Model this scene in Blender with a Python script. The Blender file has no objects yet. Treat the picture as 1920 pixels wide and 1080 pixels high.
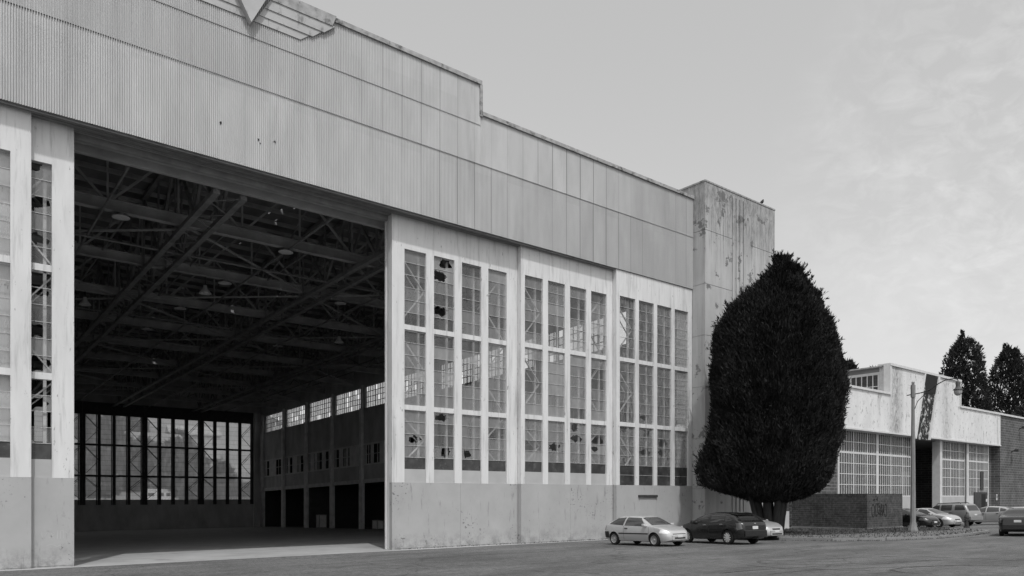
import bpy, bmesh, math, random
import numpy as np
from mathutils import Vector, Matrix
random.seed(7); np.random.seed(7)
R = math.radians
SC = bpy.context.scene
COL = SC.collection
# ---------------------------------------------------------------- camera, sky, sun, exposure
EYE = 1.72          # eye height above the asphalt
SL = 0.0235         # the apron and the hall floor fall gently away from the street (for drainage)
FPX, HOR = 1400.0, 931.0
TH = math.atan2(1750.0, FPX)
FX, FY = math.cos(TH), math.sin(TH)      # viewing direction on the ground
cam_d = bpy.data.cameras.new('camera'); cam = bpy.data.objects.new('camera', cam_d); COL.objects.link(cam)
cam.location = (0, 0, EYE)
cam.rotation_euler = (R(90), 0, TH - R(90))
cam_d.sensor_fit = 'HORIZONTAL'; cam_d.sensor_width = 36.0
cam_d.lens = 36.0 * FPX / 1920.0
cam_d.shift_y = (HOR - 540.0) / 1920.0
cam_d.clip_start = 0.1; cam_d.clip_end = 3000
SC.camera = cam
SC.view_settings.view_transform = 'Standard'; SC.view_settings.look = 'None'
SC.view_settings.exposure = -0.20; SC.view_settings.gamma = 1.0
SC.render.engine = 'CYCLES'
SC.cycles.use_denoising = True; SC.cycles.denoising_prefilter = 'NONE'
SC.cycles.max_bounces = 10; SC.cycles.diffuse_bounces = 8; SC.cycles.transparent_max_bounces = 16
SC.cycles.sample_clamp_indirect = 6.0

def ground(px, py):                       # where a point of the ground stands
    l = (px - 960) / FPX
    dx, dy, dz = FX + l * FY, FY - l * FX, (py - HOR) / FPX
    d = EYE / (dz - SL * dy)
    return Vector((dx * d, dy * d, -SL * dy * d))
def gz(y): return -SL * y

SUN_TO = Vector((-0.374 * 0.5, -0.927 * 0.5, 0.866)).normalized()
w = bpy.data.worlds.new('World'); SC.world = w; w.use_nodes = True
nt = w.node_tree; N = nt.nodes; L = nt.links
bg = N['Background']
sky = N.new('ShaderNodeTexSky'); sky.sky_type = 'NISHITA'; sky.sun_disc = False
sky.sun_elevation = R(60); sky.sun_rotation = R(202); sky.air_density = 1.0; sky.dust_density = 3.0; sky.ozone_density = 1.0
bw = N.new('ShaderNodeRGBToBW'); L.new(sky.outputs[0], bw.inputs[0])
tc = N.new('ShaderNodeTexCoord')
def cloud(scale, stretch, lo, hi, rot):
    mp = N.new('ShaderNodeMapping'); mp.inputs['Scale'].default_value = stretch; mp.inputs['Rotation'].default_value = rot
    L.new(tc.outputs['Generated'], mp.inputs[0])
    no = N.new('ShaderNodeTexNoise'); no.inputs['Scale'].default_value = scale; no.inputs['Detail'].default_value = 9; no.inputs['Roughness'].default_value = .62
    no.inputs['Distortion'].default_value = .6
    L.new(mp.outputs[0], no.inputs['Vector'])
    mr = N.new('ShaderNodeMapRange'); mr.inputs['From Min'].default_value = lo; mr.inputs['From Max'].default_value = hi
    L.new(no.outputs['Fac'], mr.inputs['Value']); return mr.outputs[0]
ca = cloud(4.0, (1.0, 1.6, 2.2), .46, .76, (0.3, .5, .2)); cb_ = cloud(17.0, (1.0, 1.5, 2.6), .45, .75, (0.2, .7, .1))
cm = N.new('ShaderNodeMath'); cm.operation = 'MULTIPLY_ADD'; cm.inputs[1].default_value = .75; L.new(cb_, cm.inputs[0]); L.new(ca, cm.inputs[2]); c1 = cm.outputs[0]
# thin cirrus sits over the eastern part of the sky
dp = N.new('ShaderNodeVectorMath'); dp.operation = 'DOT_PRODUCT'; dp.inputs[1].default_value = (.894, .28, .35)
L.new(tc.outputs['Generated'], dp.inputs[0])
mk = N.new('ShaderNodeMapRange'); mk.inputs['From Min'].default_value = .968; mk.inputs['From Max'].default_value = 1.0
L.new(dp.outputs['Value'], mk.inputs['Value'])
mu = N.new('ShaderNodeMath'); mu.operation = 'MULTIPLY'; L.new(c1, mu.inputs[0]); L.new(mk.outputs[0], mu.inputs[1])
ad = N.new('ShaderNodeMath'); ad.operation = 'MULTIPLY_ADD'; ad.inputs[1].default_value = 1.15
L.new(mu.outputs[0], ad.inputs[0])
veil = N.new('ShaderNodeMath'); veil.operation = 'ADD'; veil.inputs[1].default_value = 2.45      # a thin even veil of high cloud
L.new(bw.outputs[0], veil.inputs[0]); L.new(veil.outputs[0], ad.inputs[2])
L.new(ad.outputs[0], bg.inputs['Color'])
bg.inputs['Strength'].default_value = 0.15
sd = bpy.data.lights.new('sun', 'SUN'); sd.energy = 2.5; sd.angle = R(.5); sd.color = (1, 1, 1)
so = bpy.data.objects.new('sun', sd); COL.objects.link(so)
so.rotation_euler = SUN_TO.to_track_quat('Z', 'Y').to_euler(); so.location = (0, -20, 60)

# ---------------------------------------------------------------- mesh helpers
class MB:
    def __init__(s): s.v = []; s.f = []; s.m = []; s.mi = 0
    def poly(s, pts):
        b = len(s.v); s.v += [tuple(p) for p in pts]; s.f.append(list(range(b, b + len(pts)))); s.m.append(s.mi)
    def box(s, x0, x1, y0, y1, z0, z1):
        if x0 > x1: x0, x1 = x1, x0
        if y0 > y1: y0, y1 = y1, y0
        b = len(s.v)
        s.v += [(x0,y0,z0),(x1,y0,z0),(x1,y1,z0),(x0,y1,z0),(x0,y0,z1),(x1,y0,z1),(x1,y1,z1),(x0,y1,z1)]
        for q in ((0,3,2,1),(4,5,6,7),(0,1,5,4),(1,2,6,5),(2,3,7,6),(3,0,4,7)):
            s.f.append([b + i for i in q]); s.m.append(s.mi)
    def hbox(s, x0, x1, y0, y1, h0, h1):   # box whose heights follow the sloping ground
        b = len(s.v); s.box(x0, x1, y0, y1, h0, h1)
        s.v[b:] = [(x, y, z + gz(y)) for x, y, z in s.v[b:]]
    def beam(s, p, q, w_, h_=None, up=(0, 0, 1)):
        p, q = Vector(p), Vector(q); h_ = h_ or w_
        t = (q - p).normalized(); u = Vector(up)
        if abs(t.dot(u)) > .98: u = Vector((0, 1, 0))
        a = t.cross(u).normalized(); c = a.cross(t).normalized()
        b = len(s.v)
        for e in (p, q):
            for i, j in ((-1,-1),(1,-1),(1,1),(-1,1)): s.v.append(tuple(e + a * (i * w_ / 2) + c * (j * h_ / 2)))
        for f in ((0,3,2,1),(4,5,6,7),(0,1,5,4),(1,2,6,5),(2,3,7,6),(3,0,4,7)):
            s.f.append([b + i for i in f]); s.m.append(s.mi)
    def tube(s, path, rad, n=10, cap=True):
        path = [Vector(p) for p in path]
        rs = rad if isinstance(rad, (list, tuple)) else [rad] * len(path)
        b = len(s.v); prev = None
        for i, p in enumerate(path):
            t = (path[min(i + 1, len(path) - 1)] - path[max(i - 1, 0)]).normalized()
            if prev is None:
                prev = Vector((1, 0, 0)) if abs(t.x) < .9 else Vector((0, 1, 0))
            a = (prev - t * prev.dot(t)).normalized(); prev = a; c = t.cross(a)
            for k in range(n):
                an = 2 * math.pi * k / n
                s.v.append(tuple(p + (a * math.cos(an) + c * math.sin(an)) * rs[i]))
        for i in range(len(path) - 1):
            for k in range(n):
                s.f.append([b+i*n+k, b+i*n+(k+1)%n, b+(i+1)*n+(k+1)%n, b+(i+1)*n+k]); s.m.append(s.mi)
        if cap:
            s.f.append([b+k for k in range(n)][::-1]); s.m.append(s.mi)
            s.f.append([b+(len(path)-1)*n+k for k in range(n)]); s.m.append(s.mi)
    def lathe(s, prof, n=24, c=(0,0,0), axis='z'):
        b = len(s.v)
        for r_, z in prof:
            for k in range(n):
                a = 2*math.pi*k/n; x, y = r_*math.cos(a), r_*math.sin(a)
                p = (x, y, z) if axis == 'z' else (x, z, y)
                s.v.append((p[0]+c[0], p[1]+c[1], p[2]+c[2]))
        for i in range(len(prof)-1):
            for k in range(n):
                s.f.append([b+i*n+k, b+i*n+(k+1)%n, b+(i+1)*n+(k+1)%n, b+(i+1)*n+k]); s.m.append(s.mi)
    def prism(s, pts, d0, d1, axis='y'):   # outline in two coordinates, given a thickness along the third
        def P(a, b_, d): return {'y': (a, d, b_), 'x': (d, a, b_), 'z': (a, b_, d)}[axis]
        n = len(pts); b = len(s.v)
        s.v += [P(p[0], p[1], d0) for p in pts] + [P(p[0], p[1], d1) for p in pts]
        s.f.append(list(range(b, b+n))); s.m.append(s.mi); s.f.append(list(range(b+2*n-1, b+n-1, -1))); s.m.append(s.mi)
        for i in range(n):
            j = (i+1) % n; s.f.append([b+i, b+n+i, b+n+j, b+j]); s.m.append(s.mi)
    def build(s, name, mats, parent=None, local=False, smooth=False, fix=True):
        me = bpy.data.meshes.new(name); me.from_pydata(s.v, [], s.f)
        for m in (mats if isinstance(mats, (list, tuple)) else [mats]): me.materials.append(m)
        if len(set(s.m)) > 1: me.polygons.foreach_set('material_index', s.m)
        if fix:
            bm = bmesh.new(); bm.from_mesh(me); bmesh.ops.recalc_face_normals(bm, faces=bm.faces); bm.to_mesh(me); bm.free()
        if smooth: me.polygons.foreach_set('use_smooth', [True]*len(me.polygons))
        me.update()
        o = bpy.data.objects.new(name, me); COL.objects.link(o)
        if parent:
            o.parent = parent
            if not local: o.matrix_parent_inverse = root_inv(parent)
        return o
def root_inv(o):       # parts are modelled in world coordinates, so only a thing's own place is undone
    return Matrix.Identity(4) if o.parent else Matrix.Translation(-Vector(o.location))
def empty(name, loc, label, cat, group=None, rot=None):
    o = bpy.data.objects.new(name, None); COL.objects.link(o); o.location = loc
    o.empty_display_size = .3
    if rot: o.rotation_euler = rot
    return tag(o, label, cat, group)
def tag(o, label=None, cat=None, group=None, kind=None):
    if label: o['label'] = label
    if cat: o['category'] = cat
    if group: o['group'] = group
    if kind: o['kind'] = kind
    return o
def dup_tree(o, parent=None):
    c = o.copy(); COL.objects.link(c)
    if parent: c.parent = parent
    for ch in [x for x in o.children]: dup_tree(ch, c)
    return c

# ---------------------------------------------------------------- materials (the photograph is monochrome)
def mat(name, base, rough=.8, var=.15, scale=2.0, stretch=(1,1,1), spec=.3, metal=0.0, bump=0.0, bscale=40.0, extra=None, dark=None):
    """grey surface with broken-up tone; dark=(value, lo, hi, scale, stretch) adds stains with a shape of their own"""
    base *= .92
    m = bpy.data.materials.new(name); m.use_nodes = True
    nt = m.node_tree; N = nt.nodes; L = nt.links; p = N['Principled BSDF']
    p.inputs['Roughness'].default_value = rough; p.inputs['Metallic'].default_value = metal
    p.inputs['Specular IOR Level'].default_value = spec
    tc = N.new('ShaderNodeTexCoord')
    def noise(sc, st, det=6, ro=.6):
        mp = N.new('ShaderNodeMapping'); mp.inputs['Scale'].default_value = st; L.new(tc.outputs['Object'], mp.inputs[0])
        n = N.new('ShaderNodeTexNoise'); n.inputs['Scale'].default_value = sc; n.inputs['Detail'].default_value = det; n.inputs['Roughness'].default_value = ro
        L.new(mp.outputs[0], n.inputs['Vector']); return n.outputs['Fac']
    def math_(op, a, b_=None, c=None):
        n = N.new('ShaderNodeMath'); n.operation = op
        for i, v in enumerate((a, b_, c)):
            if v is None: continue
            if isinstance(v, (int, float)): n.inputs[i].default_value = v
            else: L.new(v, n.inputs[i])
        return n.outputs[0]
    def rng(v, lo, hi, a, b_):
        n = N.new('ShaderNodeMapRange'); L.new(v, n.inputs['Value'])
        for k, x in zip(('From Min','From Max','To Min','To Max'), (lo, hi, a, b_)): n.inputs[k].default_value = x
        return n.outputs[0]
    val = rng(noise(scale, stretch), .28, .72, base*(1-var), base*(1+var))
    if dark:
        for dk in (dark if isinstance(dark, list) else [dark]):
            f = rng(noise(dk[3], dk[4], 8, .68), dk[1], dk[2], 0, 1)
            mx = N.new('ShaderNodeMix'); mx.data_type = 'FLOAT'
            L.new(f, mx.inputs[0]); L.new(val, mx.inputs[2]); mx.inputs[3].default_value = dk[0]; val = mx.outputs[0]
    if extra: val = extra(N, L, tc, val, noise, math_, rng)
    L.new(val, p.inputs['Base Color'])
    if bump:
        b = N.new('ShaderNodeBump'); b.inputs['Strength'].default_value = bump; b.inputs['Distance'].default_value = .02
        L.new(noise(bscale, (1,1,1), 4), b.inputs['Height']); L.new(b.outputs[0], p.inputs['Normal'])
    return m
def fmix(N, L, f, a, b_):
    mx = N.new('ShaderNodeMix'); mx.data_type = 'FLOAT'
    for i, v in ((0, f), (2, a), (3, b_)):
        if isinstance(v, (int, float)): mx.inputs[i].default_value = v
        else: L.new(v, mx.inputs[i])
    return mx.outputs[0]

def clad_extra(N, L, tc, val, noise, M, rng):
    sp = N.new('ShaderNodeSeparateXYZ'); L.new(tc.outputs['Object'], sp.inputs[0])
    fl = M('FLOOR', sp.outputs['X']); fz = M('FLOOR', M('MULTIPLY', M('ADD', sp.outputs['Z'], 2.0), .31))
    wn = N.new('ShaderNodeTexWhiteNoise'); wn.noise_dimensions = '2D'
    cb = N.new('ShaderNodeCombineXYZ'); L.new(fl, cb.inputs[0]); L.new(fz, cb.inputs[1]); L.new(cb.outputs[0], wn.inputs['Vector'])
    v = M('MULTIPLY', val, rng(wn.outputs['Value'], 0, 1, .965, 1.03))
    ph = M('COSINE', M('MULTIPLY', M('ADD', sp.outputs['X'], 17.3), 2*math.pi/.0762))     # shading of the ribs painted in: valleys darker, crests lighter
    v = M('MULTIPLY', v, rng(ph, .1, 1.0, 1.10, .62))
    fr = M('FRACT', sp.outputs['X'])
    ln = M('LESS_THAN', fr, .035)                             # grimy lap of each sheet
    ln = M('MULTIPLY', ln, rng(sp.outputs['X'], 12, 22, .12, .62))
    return fmix(N, L, ln, v, .12)
def tower_extra(N, L, tc, val, noise, M, rng):
    sp = N.new('ShaderNodeSeparateXYZ'); L.new(tc.outputs['Object'], sp.inputs[0])
    st = noise(1.6, (3.2, 3.2, .10), 8, .7)                    # runs of black algae below the coping
    top = rng(sp.outputs['Z'], 14.0, 21.0, -.20, .25)
    f = rng(M('ADD', st, top),   .45, .64, 0, .66)
    grain = rng(noise(6, (1, 1, .30), 9, .78), .40, .60, .20, 1)
    return fmix(N, L, M('MULTIPLY', f, grain), val, .09)
def board_extra(N, L, tc, val, noise, M, rng):
    f = rng(noise(2.2, (1.4, 1, .5), 8, .7), .56, .68, 0, .75)
    return fmix(N, L, f, val, .06)
def brick_extra(scale, mortar):
    def fn(N, L, tc, val, noise, M, rng):
        mp = N.new('ShaderNodeMapping'); L.new(tc.outputs['Object'], mp.inputs[0])
        sp = N.new('ShaderNodeSeparateXYZ'); L.new(mp.outputs[0], sp.inputs[0])
        cb = N.new('ShaderNodeCombineXYZ'); L.new(M('ADD', sp.outputs['X'], sp.outputs['Y']), cb.inputs[0]); L.new(sp.outputs['Z'], cb.inputs[1])
        br = N.new('ShaderNodeTexBrick'); L.new(cb.outputs[0], br.inputs['Vector'])
        br.inputs['Scale'].default_value = scale; br.inputs['Mortar Size'].default_value = .016
        br.inputs['Brick Width'].default_value = .5; br.inputs['Row Height'].default_value = .17
        br.inputs['Color1'].default_value = (.82,.82,.82,1); br.inputs['Color2'].default_value = (1.18,1.18,1.18,1); br.inputs['Mortar'].default_value = (mortar,)*3+(1,)
        bw = N.new('ShaderNodeRGBToBW'); L.new(br.outputs['Color'], bw.inputs[0])
        return M('MULTIPLY', val, bw.outputs[0])
    return fn
def asphalt_extra(N, L, tc, val, noise, M, rng):
    v = M('MULTIPLY', val, rng(noise(55, (1,1,1), 3, .8), .3, .7, .45, 1.55))        # chippings
    v = M('MULTIPLY', v, rng(noise(.5, (.35,1.6,1), 6, .65), .3, .7, .72, 1.28))      # worn lanes
    v = M('MULTIPLY', v, rng(noise(5, (1.6,.5,1), 5, .85), .3, .7, .60, 1.40))        # coarse open texture
    v = M('MULTIPLY', v, rng(noise(16, (1,1,1), 4, .8), .3, .7, .72, 1.28))
    spk = rng(noise(3.2, (1,1,1), 3, .6), .66, .70, 0, .45)
    v = fmix(N, L, spk, v, .045)
    ck = N.new('ShaderNodeTexVoronoi'); ck.feature = 'DISTANCE_TO_EDGE'; ck.inputs['Scale'].default_value = .16
    wv = N.new('ShaderNodeVectorMath'); wv.operation = 'ADD'
    nn = N.new('ShaderNodeTexNoise'); nn.inputs['Scale'].default_value = .7; nn.inputs['Detail'].default_value = 6
    L.new(tc.outputs['Object'], nn.inputs['Vector']); L.new(tc.outputs['Object'], wv.inputs[0])
    sc = N.new('ShaderNodeVectorMath'); sc.operation = 'SCALE'; sc.inputs['Scale'].default_value = 1.6; L.new(nn.outputs['Color'], sc.inputs[0]); L.new(sc.outputs[0], wv.inputs[1])
    L.new(wv.outputs[0], ck.inputs['Vector'])
    f = rng(ck.outputs['Distance'], 0, .010, .55, 0)
    return fmix(N, L, f, v, .035)
def stucco_extra(N, L, tc, val, noise, M, rng):
    f = rng(noise(1.7, (1.3, 1.3, .8), 10, .82), .55, .61, 0, .8)
    v = fmix(N, L, f, val, .14)
    sp = N.new('ShaderNodeSeparateXYZ'); L.new(tc.outputs['Object'], sp.inputs[0])
    for xc, wd, am in ((69.7, 1.6, .8), (80.6, 1.3, .45), (76.6, .7, .5)):            # old leaks below the step of the parapet
        b_ = rng(M('ABSOLUTE', M('SUBTRACT', sp.outputs['X'], xc)), 0, wd, 1, 0)
        g_ = M('MULTIPLY', b_, rng(noise(2.6, (1.5, 1, .7), 10, .8), .36, .58, 0, am))
        v = fmix(N, L, g_, v, .07)
    return v
def wreck_extra(N, L, tc, val, noise, M, rng):
    f = rng(noise(2.0, (1.2, 1.2, 1), 9, .78), .53, .58, 0, 1)
    return fmix(N, L, f, val, .55)

def kick_extra(N, L, tc, val, noise, M, rng):
    sp = N.new('ShaderNodeSeparateXYZ'); L.new(tc.outputs['Object'], sp.inputs[0])
    f = M('MULTIPLY', rng(sp.outputs['Z'], -.70, .15, 1, 0), rng(noise(2.5, (1,1,1), 8, .75), .42, .60, 0, .75))     # splashed dirt along the foot
    v = fmix(N, L, f, val, .17)
    fl = M('MULTIPLY', rng(noise(.55, (1,1,.8), 2, .5), .56, .64, 0, 1), rng(noise(8, (1,1,1), 3, .6), .615, .645, 0, .75))   # clusters of flaked paint
    return fmix(N, L, fl, v, .08)
M_CLAD = mat('corrugated_sheet', .47, .55, .10, .9, (1.5,1,.35), spec=.3, extra=clad_extra, dark=(.30, .58, .86, .6, (1.6,1,.16)))
M_COPE = mat('weathered_coping', .36, .8, .3, 3, (1,1,1), dark=(.08, .52, .66, 2.2, (1.2,1,1)))
M_BOARD = mat('painted_board', .45, .6, .12, 1.5, (.5,1,1), extra=board_extra)
M_WHITE = mat('white_door_paint', .69, .6, .09, 1.2, (2,1,.4), dark=[(.36, .52, .76, 1.6, (3,1,.22)), (.26,.63,.68,4,(1.5,1,.5))])
M_KICK = mat('grey_door_paint', .42, .6, .08, .9, (1,1,1), extra=kick_extra, dark=[(.20,.64,.80,1.1,(1,1,1)), (.06,.70,.72,5.0,(1,1,.6)), (.22,.60,.70,2.5,(1.6,1,.25))])
M_GREYP = mat('grey_panel_paint', .44, .6, .08, 1.2)
M_DARKSTEEL = mat('dark_steel', .05, .6, .3, 3)
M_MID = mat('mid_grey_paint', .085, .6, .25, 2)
M_RAIL = mat('track_paint', .30, .6, .25, 2)
M_GIRD = mat('girder_paint', .22, .6, .35, 1.5)
M_SOFF = mat('soffit_sheet', .42, .7, .2, 1.5, (.6,1,1))
M_TRUSS = mat('truss_paint', .40, .6, .3, 1.2)
M_BRACE = mat('brace_paint', .60, .6, .15, 2)
M_ROOF = mat('roof_deck', .20, .85, .4, .6, (1,.4,1))
M_TOWER = mat('board_marked_concrete', .46, .85, .13, .8, (1.5,1.5,.5), bump=.25, bscale=22, extra=tower_extra, dark=[(.17,.585,.605,1.0,(1,1,1.0)), (.30,.50,.75,.6,(4,4,.18))])
M_FLOOR = mat('hall_floor_concrete', .36, .75, .18, .7, (1,1,1), bump=.1, bscale=60, dark=(.14,.6,.78,.9,(1,1,1)))
M_ASPH = mat('asphalt', .126, .9, .24, .16, (1,1,1), spec=.2, bump=.5, bscale=90, extra=asphalt_extra)
M_INWALL = mat('hall_wall_board', .52, .8, .25, .7, (1,1,.5))
M_INCOL = mat('hall_column', .75, .75, .2, 1.5)
M_BRICK = mat('brick', .064, .9, .45, 5, (1,1,1), extra=brick_extra(1.15, 1.7), dark=(.03,.5,.7,1.3,(1,1,1)))
M_BRICKL = mat('red_brick', .092, .9, .30, 1.2, (1,1,.6), extra=brick_extra(.62, 2.1))
M_STUC = mat('peeling_render', .70, .85, .12, .7, (1,1,.4), extra=stucco_extra, dark=(.22,.60,.78,.45,(2.4,2.4,.35)))
M_WRECK = mat('black_flaking_paint', .018, .8, .3, 2, extra=wreck_extra)
M_FWHITE = mat('steel_window_paint', .62, .6, .1, 2)
M_CONC = mat('concrete', .24, .85, .15, 2.5, bump=.2, bscale=50, dark=(.16,.6,.75,3,(1,1,1)))
M_POLE = mat('pole_concrete', .23, .85, .18, 6, (1,1,.5), bump=.2, bscale=70)
M_PAVE = mat('worn_footway', .15, .95, .25, 1.2, bump=.4, bscale=60, dark=(.07,.5,.68,2.4,(1,1,1)))
M_SOIL = mat('planting_soil', .055, 1, .5, 7, bump=.8, bscale=25)
M_BLACK = mat('matte_black', .012, .7, .2, 3)
M_SOOT = mat('tyre_rubber_marks', .045, .9, .3, 3)
M_PALE = mat('pale_panel_paint', .62, .6, .08, 2)
M_SIGN = mat('sign_white', .6, .5, .05, 3)
M_GRASS = mat('dry_grass', .09, .9, .4, 3)
M_HILL = mat('hill_scrub', .25, 1, .2, .12, dark=(.18,.5,.62,.06,(1,1,1)))

def glass_mat(name, dirt, cover, lo, hi, streak=(3,1,.5), gloss=.06, scale=1.5, trans=.25):
    m = bpy.data.materials.new(name); m.use_nodes = True
    nt = m.node_tree; N = nt.nodes; L = nt.links
    for n in list(N):
        if n.type != 'OUTPUT_MATERIAL': N.remove(n)
    out = [n for n in N if n.type == 'OUTPUT_MATERIAL'][0]
    tc = N.new('ShaderNodeTexCoord'); mp = N.new('ShaderNodeMapping'); mp.inputs['Scale'].default_value = streak; L.new(tc.outputs['Object'], mp.inputs[0])
    no = N.new('ShaderNodeTexNoise'); no.inputs['Scale'].default_value = scale; no.inputs['Detail'].default_value = 7; no.inputs['Roughness'].default_value = .65; L.new(mp.outputs[0], no.inputs['Vector'])
    mr = N.new('ShaderNodeMapRange'); L.new(no.outputs['Fac'], mr.inputs['Value'])
    mr.inputs['From Min'].default_value = .3; mr.inputs['From Max'].default_value = .7; mr.inputs['To Min'].default_value = lo; mr.inputs['To Max'].default_value = hi
    tr = N.new('ShaderNodeBsdfTransparent'); tr.inputs[0].default_value = (.92,.92,.92,1)
    df = N.new('ShaderNodeBsdfDiffuse'); df.inputs[0].default_value = (dirt,)*3+(1,)
    tl = N.new('ShaderNodeBsdfTranslucent'); tl.inputs[0].default_value = (dirt*1.2,)*3+(1,)
    m0 = N.new('ShaderNodeMixShader'); m0.inputs[0].default_value = trans; L.new(df.outputs[0], m0.inputs[1]); L.new(tl.outputs[0], m0.inputs[2])
    m1 = N.new('ShaderNodeMixShader'); L.new(mr.outputs[0], m1.inputs[0]); L.new(tr.outputs[0], m1.inputs[1]); L.new(m0.outputs[0], m1.inputs[2])
    gl = N.new('ShaderNodeBsdfGlossy'); gl.inputs['Roughness'].default_value = .03; gl.inputs[0].default_value = (.9,.9,.9,1)
    lw = N.new('ShaderNodeLayerWeight'); lw.inputs[0].default_value = .25
    ml = N.new('ShaderNodeMath'); ml.operation = 'MULTIPLY_ADD'; L.new(lw.outputs['Fresnel'], ml.inputs[0]); ml.inputs[1].default_value = .35; ml.inputs[2].default_value = gloss*.3
    m2 = N.new('ShaderNodeMixShader'); L.new(ml.outputs[0], m2.inputs[0]); L.new(m1.outputs[0], m2.inputs[1]); L.new(gl.outputs[0], m2.inputs[2])
    L.new(m2.outputs[0], out.inputs['Surface']); return m
M_GLASS = glass_mat('dusty_glass', .56, .5, .30, .46, (2.2,1,.6))
M_GLASSV = glass_mat('cleaner_glass', .50, .5, .12, .30, (2.2,1,.6)); M_GLASSW = glass_mat('caked_glass', .50, .5, .50, .70, (2.2,1,.6))
M_BAR = mat('thin_glazing_bar', .50, .6, .15, 3)
M_GLASS3 = glass_mat('streaked_glass', .60, .5, .05, .46, (5,1,1.5), scale=1.3)
M_GLASSB = glass_mat('back_window_glass', .62, .5, .36, .52, (2,1,.6), trans=.6)
M_GLASSC = glass_mat('clerestory_glass', .6, .2, .05, .45, (2,2,1.5), scale=1.2, trans=.7)
M_PAINTED = mat('blacked_out_pane', .05, .35, .5, 2.5, spec=.5, dark=(.14,.55,.75,3,(1,1,1)))
def car_paint(name, base, rough=.28, metal=0.0, coat=.6):
    m = bpy.data.materials.new(name); m.use_nodes = True; p = m.node_tree.nodes['Principled BSDF']
    p.inputs['Base Color'].default_value = (base,)*3+(1,); p.inputs['Roughness'].default_value = rough; p.inputs['Metallic'].default_value = metal
    p.inputs['Coat Weight'].default_value = coat; p.inputs['Coat Roughness'].default_value = .05
    return m
# ================================================================ ground
def sheet(name, pts, m, off=0.0, kind='structure', thick=None):
    g = MB()
    P = [(p[0], p[1], gz(p[1]) + off) for p in pts]
    if thick:
        n = len(P); g.poly(P); g.poly([(x, y, z - thick) for x, y, z in P][::-1])
        for i in range(n):
            j = (i + 1) % n; a, b = P[i], P[j]
            g.poly([a, (a[0], a[1], a[2]-thick), (b[0], b[1], b[2]-thick), b])
    else: g.poly(P)
    return tag(g.build(name, m), kind=kind)
g = MB()
xs = [-900, -150, -40, -10, 15, 40, 65, 90, 150, 1600]; ys = [-300, -40, -10, 10, 30, 60, 110, 200, 500, 900]
for i in range(len(xs)-1):
    for j in range(len(ys)-1):
        q = [(xs[i],ys[j]),(xs[i+1],ys[j]),(xs[i+1],ys[j+1]),(xs[i],ys[j+1])]
        g.poly([(x, y, gz(max(y, -40))) for x, y in q])
tag(g.build('asphalt_ground', M_ASPH), kind='structure')

# ================================================================ the big hangar
XC = 10.2                 # its centre line
XL, XR = -17.3, 37.7
YH, Y1, Y2, Y3 = 29.15, 29.8, 29.5, 29.2
YB = 100.0
HB, SEAM1, SEAM2, HT1, HT2 = 14.57, 17.79, 19.67, 20.17, 21.62
XS0, XS1 = XC - 11.15, XC + 11.15      # the raised middle of the parapet
hangar = empty('aircraft_hangar', (XC, YH, gz(YH)), 'huge old aircraft hangar with a corrugated front and tall glazed sliding doors', 'hangar')

def corrugated(name, x0, x1, z0, z1, y, lift=0.0, pitch=.0762, amp=.019):
    g = MB(); n = int((x1 - x0) / pitch); seg = 6
    pr = []
    for i in range(n * seg + 1):
        x = x0 + (x1 - x0) * i / (n * seg)
        pr.append((x, y - lift + amp * math.cos(2 * math.pi * i / seg)))
    b = len(g.v)
    zs = [z0, z1]
    for z in zs: g.v += [(x, yy - (.012 if z == z0 else 0), z) for x, yy in pr]
    m = len(pr)
    for i in range(m - 1): g.f.append([i, i + 1, m + i + 1, m + i]); g.m.append(0)
    return g.build(name, M_CLAD, hangar, smooth=True, fix=False)
corrugated('corrugated_cladding', XL, XR, HB, SEAM1, YH)
corrugated('corrugated_cladding', XL, XS0, SEAM1 - .02, HT1, YH, .014)
corrugated('corrugated_cladding', XS1, XR, SEAM1 - .02, HT1, YH, .014)
corrugated('corrugated_cladding', XS0, XS1, SEAM1 - .02, SEAM2, YH, .014)
corrugated('corrugated_cladding', XS0, XS1, SEAM2 - .02, HT2, YH, .028)
# closing wall behind the sheets
g = MB(); g.box(XL, XR, YH + .06, YH + .30, HB + .02, HT1 - .02); g.box(XS0, XS1, YH + .061, YH + .299, HT1 - .02, HT2 - .02)
g.build('parapet_wall', M_COPE, hangar)
# copings
g = MB()
g.box(XS1 + .06, XR + .02, YH - .10, YH + .42, HT1 - .02, HT1 + .16); g.box(XL, XS0 - .06, YH - .10, YH + .42, HT1 - .02, HT1 + .16)
g.box(XS0 - .05, XS1 + .05, YH - .11, YH + .42, HT2 - .02, HT2 + .17)
for s_, xe in ((1, XS1), (-1, XS0)):
    a, b = sorted((xe - s_ * .06, xe + s_ * .09)); g.box(a, b, YH - .10, YH + .40, HT1 - .1, HT2 - .022)
g.build('parapet_coping', M_COPE, hangar)
# soffit over the door tracks, with rails
g = MB(); g.box(XL, XR, YH + .03, YH + 2.1, HB + .03, HB + .10); g.box(XL, XR, YH + 1.95, YH + 2.15, HB - .28, HB + .03)
g.build('soffit', M_SOFF, hangar)
g = MB()
for y in (Y3 + .13, Y2 + .13, Y1 + .13):
    for dx in (-.05, .05): g.box(XL, XR, y + dx - .018, y + dx + .018, HB - .06, HB + .03)
g.box(XL, XR, Y1 + .45, Y1 + .62, HB - .2, HB + .03)
g.build('door_track', M_RAIL, hangar)
# little ragged holes in the sheets
for x_, z_, r_ in ((9.1, 15.95, .075), (10.55, 15.75, .055), (11.2, 15.85, .06), (10.62, 15.62, .035)):
    g = MB(); pts = []
    for k in range(9):
        a = 2*math.pi*k/9; rr = r_*random.uniform(.55, 1.15); pts.append((x_ + rr*math.cos(a)*.9, z_ + rr*math.sin(a)))
    g.prism(pts, YH - .024, YH - .021); g.build('puncture', M_BLACK, hangar)

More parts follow.
